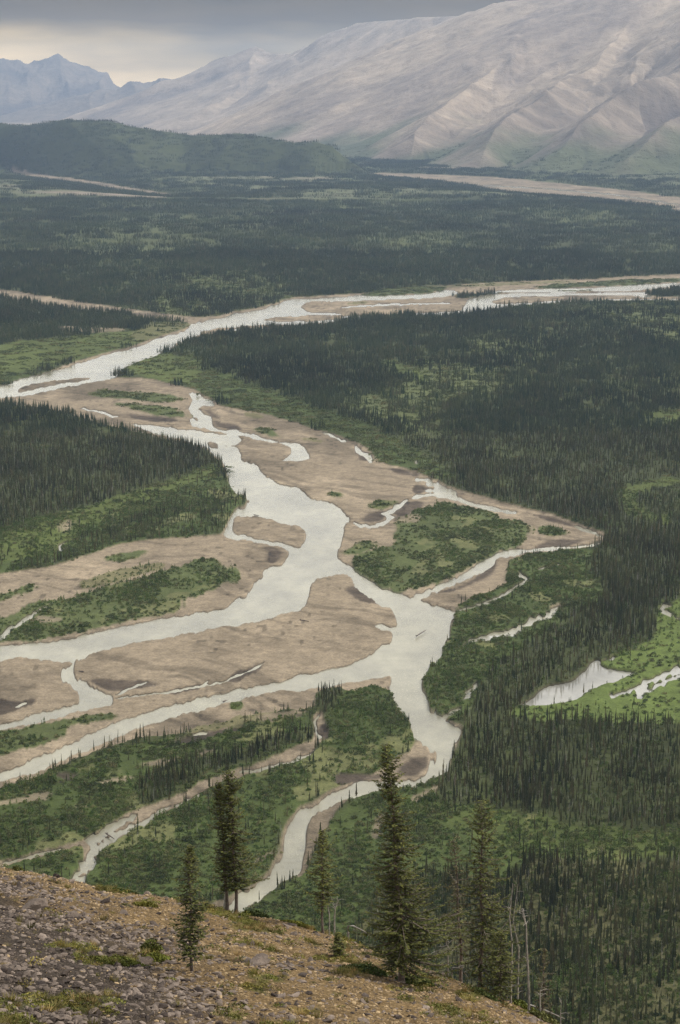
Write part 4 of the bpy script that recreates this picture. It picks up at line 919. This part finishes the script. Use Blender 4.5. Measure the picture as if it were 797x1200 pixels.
# ------------------------------------------------------------------ bare dead trees and branches
def snag(paths, label, name='dead_tree', cat='dead tree', Y=None, r0=.05, seed=1, twigs=6, anchor=None):
    """paths: lists of picture points of stem and branches, all at the stem's distance with real depth wander"""
    r = random.Random(seed); u0, v0 = paths[0][0]
    if Y is None: b = on_hill(u0, v0); Yb = b[1]
    else: Yb = Y
    bx, _, bz = at(u0, v0, Yb); zg = float(hill_z(np.array([bx]), np.array([Yb]))[0])
    root = empty(name, (bx, Yb, zg), 0, label=label, cat=cat); B = []
    for k, pth in enumerate(paths):
        pts = []
        for i, (u_, v_) in enumerate(pth):
            yy = Yb + (r.uniform(-.25, .25) if (i and k) else 0)
            p = at(u_, v_, yy); pts.append((p[0] - bx, p[1] - Yb, p[2] - zg))
        if k == 0: pts = [(pts[0][0], 0, -.15)] + pts
        n = len(pts); rr = r0 if k == 0 else r0 * .5
        rad = [rr * (1 - .75 * i / (n - 1)) for i in range(n)]
        if k == 0:
            V, Q = tube(pts, rad, 6); mesh_np('trunk', V, Q, M_DEAD, True, root)
        else: B.append(tube(pts, rad, 5))
        for q in range(twigs):
            i = r.randint(1, n - 1); p = Vector(pts[i]).lerp(Vector(pts[i - 1]), r.random()); a = r.uniform(0, 6.28); l = r.uniform(.08, .34)
            e = p + Vector((math.cos(a) * l, math.sin(a) * l, r.uniform(-.1, .35) * l)); B.append(tube([p, p.lerp(e, .5) + Vector((0, 0, .03)), e], [.012, .009, .004], 4))
    if B:
        V, Q = merge(B); mesh_np('branches', V, Q, M_DEAD, False, root)
    return root
snag([[(600, 1105), (597, 1075), (599, 1055), (601, 1035)], [(598, 1070), (596, 1062), (603, 1036)]], 'slim pale dead trunk forked near its top, right of the tall sparse spruce', Y=69, seed=31, r0=.035, twigs=3)
snag([[(608, 1110), (601, 1080), (604, 1060), (607, 1036)]], 'thin leaning dead stem close beside the forked pale trunk', Y=70.5, seed=32, r0=.03, twigs=4)
snag([[(620, 1172), (619, 1140), (617, 1105), (617, 1085), (613, 1066)], [(617, 1085), (613, 1074), (611, 1064)]], 'tallest straight grey dead trunk standing at the slope edge by the mossy mound', Y=66, seed=33, r0=.05, twigs=9)
snag([[(633, 1178), (633, 1162), (636, 1152), (641, 1149)], [(633, 1168), (639, 1164), (643, 1167)]], 'short hooked dead stem right of the tallest grey dead trunk', Y=65, seed=34, r0=.03, twigs=2)
snag([[(525, 1134), (525, 1120), (527, 1113), (523, 1106), (524, 1100)], [(525, 1106), (530, 1102), (534, 1098)], [(526, 1118), (532, 1112)]], 'crooked white dead stem between the tallest spruce and the thin brown spruce', seed=35, r0=.035, twigs=4)
snag([[(530, 1134), (538, 1134), (544, 1140), (548, 1145)], [(536, 1134), (541, 1132), (546, 1138)]], 'bleached bent branch lying across the slope edge', name='fallen_branch', cat='fallen branch', seed=36, r0=.035, twigs=3)
snag([[(503, 1126), (501, 1120), (506, 1117), (514, 1114), (520, 1109)]], 'bleached branch curling up from the slope edge right of the tallest spruce', name='fallen_branch', cat='fallen branch', seed=37, r0=.03, twigs=3)
snag([[(594, 1168), (598, 1158), (599, 1148)], [(595, 1166), (588, 1160), (583, 1152)], [(598, 1158), (601, 1153)]], 'pale forked dead stub on the slope edge below the tall sparse spruce', seed=38, r0=.04, twigs=3)
snag([[(386, 1072), (384, 1062), (389, 1054), (388, 1050)]], 'short white dead stem just right of the short yellow green spruce', seed=39, r0=.03, twigs=5)
snag([[(392, 1076), (393, 1064), (396, 1056), (395, 1050)], [(393, 1064), (389, 1058)]], 'second white dead stem, slightly farther right of the short yellow green spruce', seed=40, r0=.035, twigs=5)
snag([[(657, 1196), (657, 1184), (658, 1172)]], 'small grey dead stem at the far right of the slope edge', Y=64, seed=41, r0=.025, twigs=4)
snag([[(263, 1062), (265, 1040), (265, 1024), (268, 1012), (266, 1002)]], 'bare silver dead trunk in front of the close pair of spruces', seed=42, r0=.055, twigs=5)
snag([[(408, 1085), (414, 1085), (420, 1088), (428, 1092), (434, 1098)]], 'pale log lying along the crest left of the tallest spruce', name='fallen_log', cat='fallen log', seed=43, r0=.05, twigs=2)
snag([[(622, 1178), (634, 1182), (648, 1188), (662, 1194)]], 'grey log under the mossy mound at the slope edge', name='fallen_log', cat='fallen log', seed=44, r0=.06, twigs=1)
snag([[(268, 1128), (276, 1132), (286, 1138)]], 'short pale stick lying beside the broad grey boulder', name='fallen_branch', cat='fallen branch', seed=45, r0=.03, twigs=1)

# ------------------------------------------------------------------ low bushes on the slope
M_BUSH = foliage('bush_leaves', (.09, .105, .018), (.17, .165, .028), .6); M_BUSHD = foliage('dark_bush_leaves', (.045, .07, .018), (.08, .10, .03), .6)
BUSH = [(178, 1116, .38, .55, M_BUSH, 'bright yellow green shrublet among the stones left of the small spruce'), (140, 1128, .95, .22, M_BUSH, 'long low cushion of yellow moss below the shrublet'),
        (185, 1126, .42, .25, M_BUSH, 'flat yellow green cushion at the foot of the shrublet'), (425, 1140, .9, .34, M_BUSHD, 'spreading dark juniper left of the tallest spruce'),
        (486, 1152, .7, .30, M_BUSHD, 'dark juniper around the foot of the tallest spruce'), (615, 1178, .7, .30, M_BUSH, 'mossy mound bulging over the slope edge above a grey log'),
        (640, 1188, .6, .28, M_BUSHD, 'lower mossy mound at the right end of the slope edge'), (146, 1046, .7, .16, M_BUSHD, 'low green mat on tan soil near the crest'), (172, 1062, .55, .16, M_BUSH, 'low olive mat below the dark squarish boulder'),
        (300, 1046, .6, .3, M_BUSHD, 'dark low juniper right of the close pair of spruces'), (568, 1166, .6, .18, M_BUSHD, 'small green mat on the slope below the tall sparse spruce'), (350, 1068, .8, .2, M_BUSH, 'olive mat on the crest left of the short yellow green spruce'),
        (22, 1016, .3, .28, M_BUSHD, 'dark little bush on the crest at the left edge')]
for i, (u_, v_, w_, h_, m_b, lb) in enumerate(BUSH):
    p = on_hill(u_, v_); r = random.Random(60 + i); V, T = leafy(w_, w_ * .8, h_, int(1500 * w_), .05, r)
    V = [(a, b, c_ - .36 * 0 + float(hill_z(np.array([p[0] + a]), np.array([p[1] + b]))[0] - p[2])) for a, b, c_ in V] if w_ < 2 else V
    o = mesh_np('low_bush', V, T, m_b, False); o.location = p; tagp(o, lb, 'bush')

# drift wood and stranded logs on the gravel bars
LOGS = [((488, 746), (499, 739), 'forked driftwood log stranded in the water where the channels join'), 
        ((98, 770 + 18), (92, 775 + 12), 'dark stranded log on the bank of the narrow crossing channel'), ((125, 978), (134, 984), 'dark log jam lodged in the narrow lower left channel'),
        ((298, 604), (304, 605), 'dark stump on the top of the oval gravel island'), ((262, 823), (266, 821), 'stranded log beside the lone shrub on the near bank'), ((352, 727), (362, 729), 'dark root wad on the upper edge of the broad gravel bar')]
for i, (a, b, lb) in enumerate(LOGS):
    ax_, ay_ = ground(*a); bx_, by_ = ground(*b); r = random.Random(80 + i); parts = [tube([(0, 0, .3), ((bx_ - ax_) * .5, (by_ - ay_) * .5, .5), (bx_ - ax_, by_ - ay_, .35)], [.3, .26, .14], 7)]
    for q in range(7):
        a_ = r.uniform(0, 6.28); parts.append(tube([(0, 0, .4), (math.cos(a_) * 1.0, math.sin(a_) * 1.0, .5 + r.random() * .8)], [.16, .04], 4))
    o = mesh_np('driftwood_log', *merge(parts), M_BARK, False); o.location = (float(ax_), float(ay_), .45); tagp(o, lb, 'driftwood')

# ------------------------------------------------------------------ haze
hb = [(x_, y_, z_) for z_ in (-3, max(700, float(tz.max()) + 40)) for y_ in (-3000, 26000) for x_ in (-15500, 15500)]
hm_ = bpy.data.materials.new('haze_air'); hm_.use_nodes = True; t = hm_.node_tree; t.nodes.clear()
mo_ = t.nodes.new('ShaderNodeOutputMaterial'); pv = t.nodes.new('ShaderNodeVolumePrincipled')
pv.inputs['Color'].default_value = HAZE_COLOR + (1,); pv.inputs['Density'].default_value = HAZE_DENSITY; pv.inputs['Anisotropy'].default_value = .3
t.links.new(pv.outputs[0], mo_.inputs['Volume'])
hz = mesh_np('haze', hb, [(0, 2, 3, 1), (4, 5, 7, 6), (0, 1, 5, 4), (2, 6, 7, 3), (0, 4, 6, 2), (1, 3, 7, 5)], hm_, False)
tagp(hz, 'pale bluish haze filling the valley air', 'haze', kind='stuff')
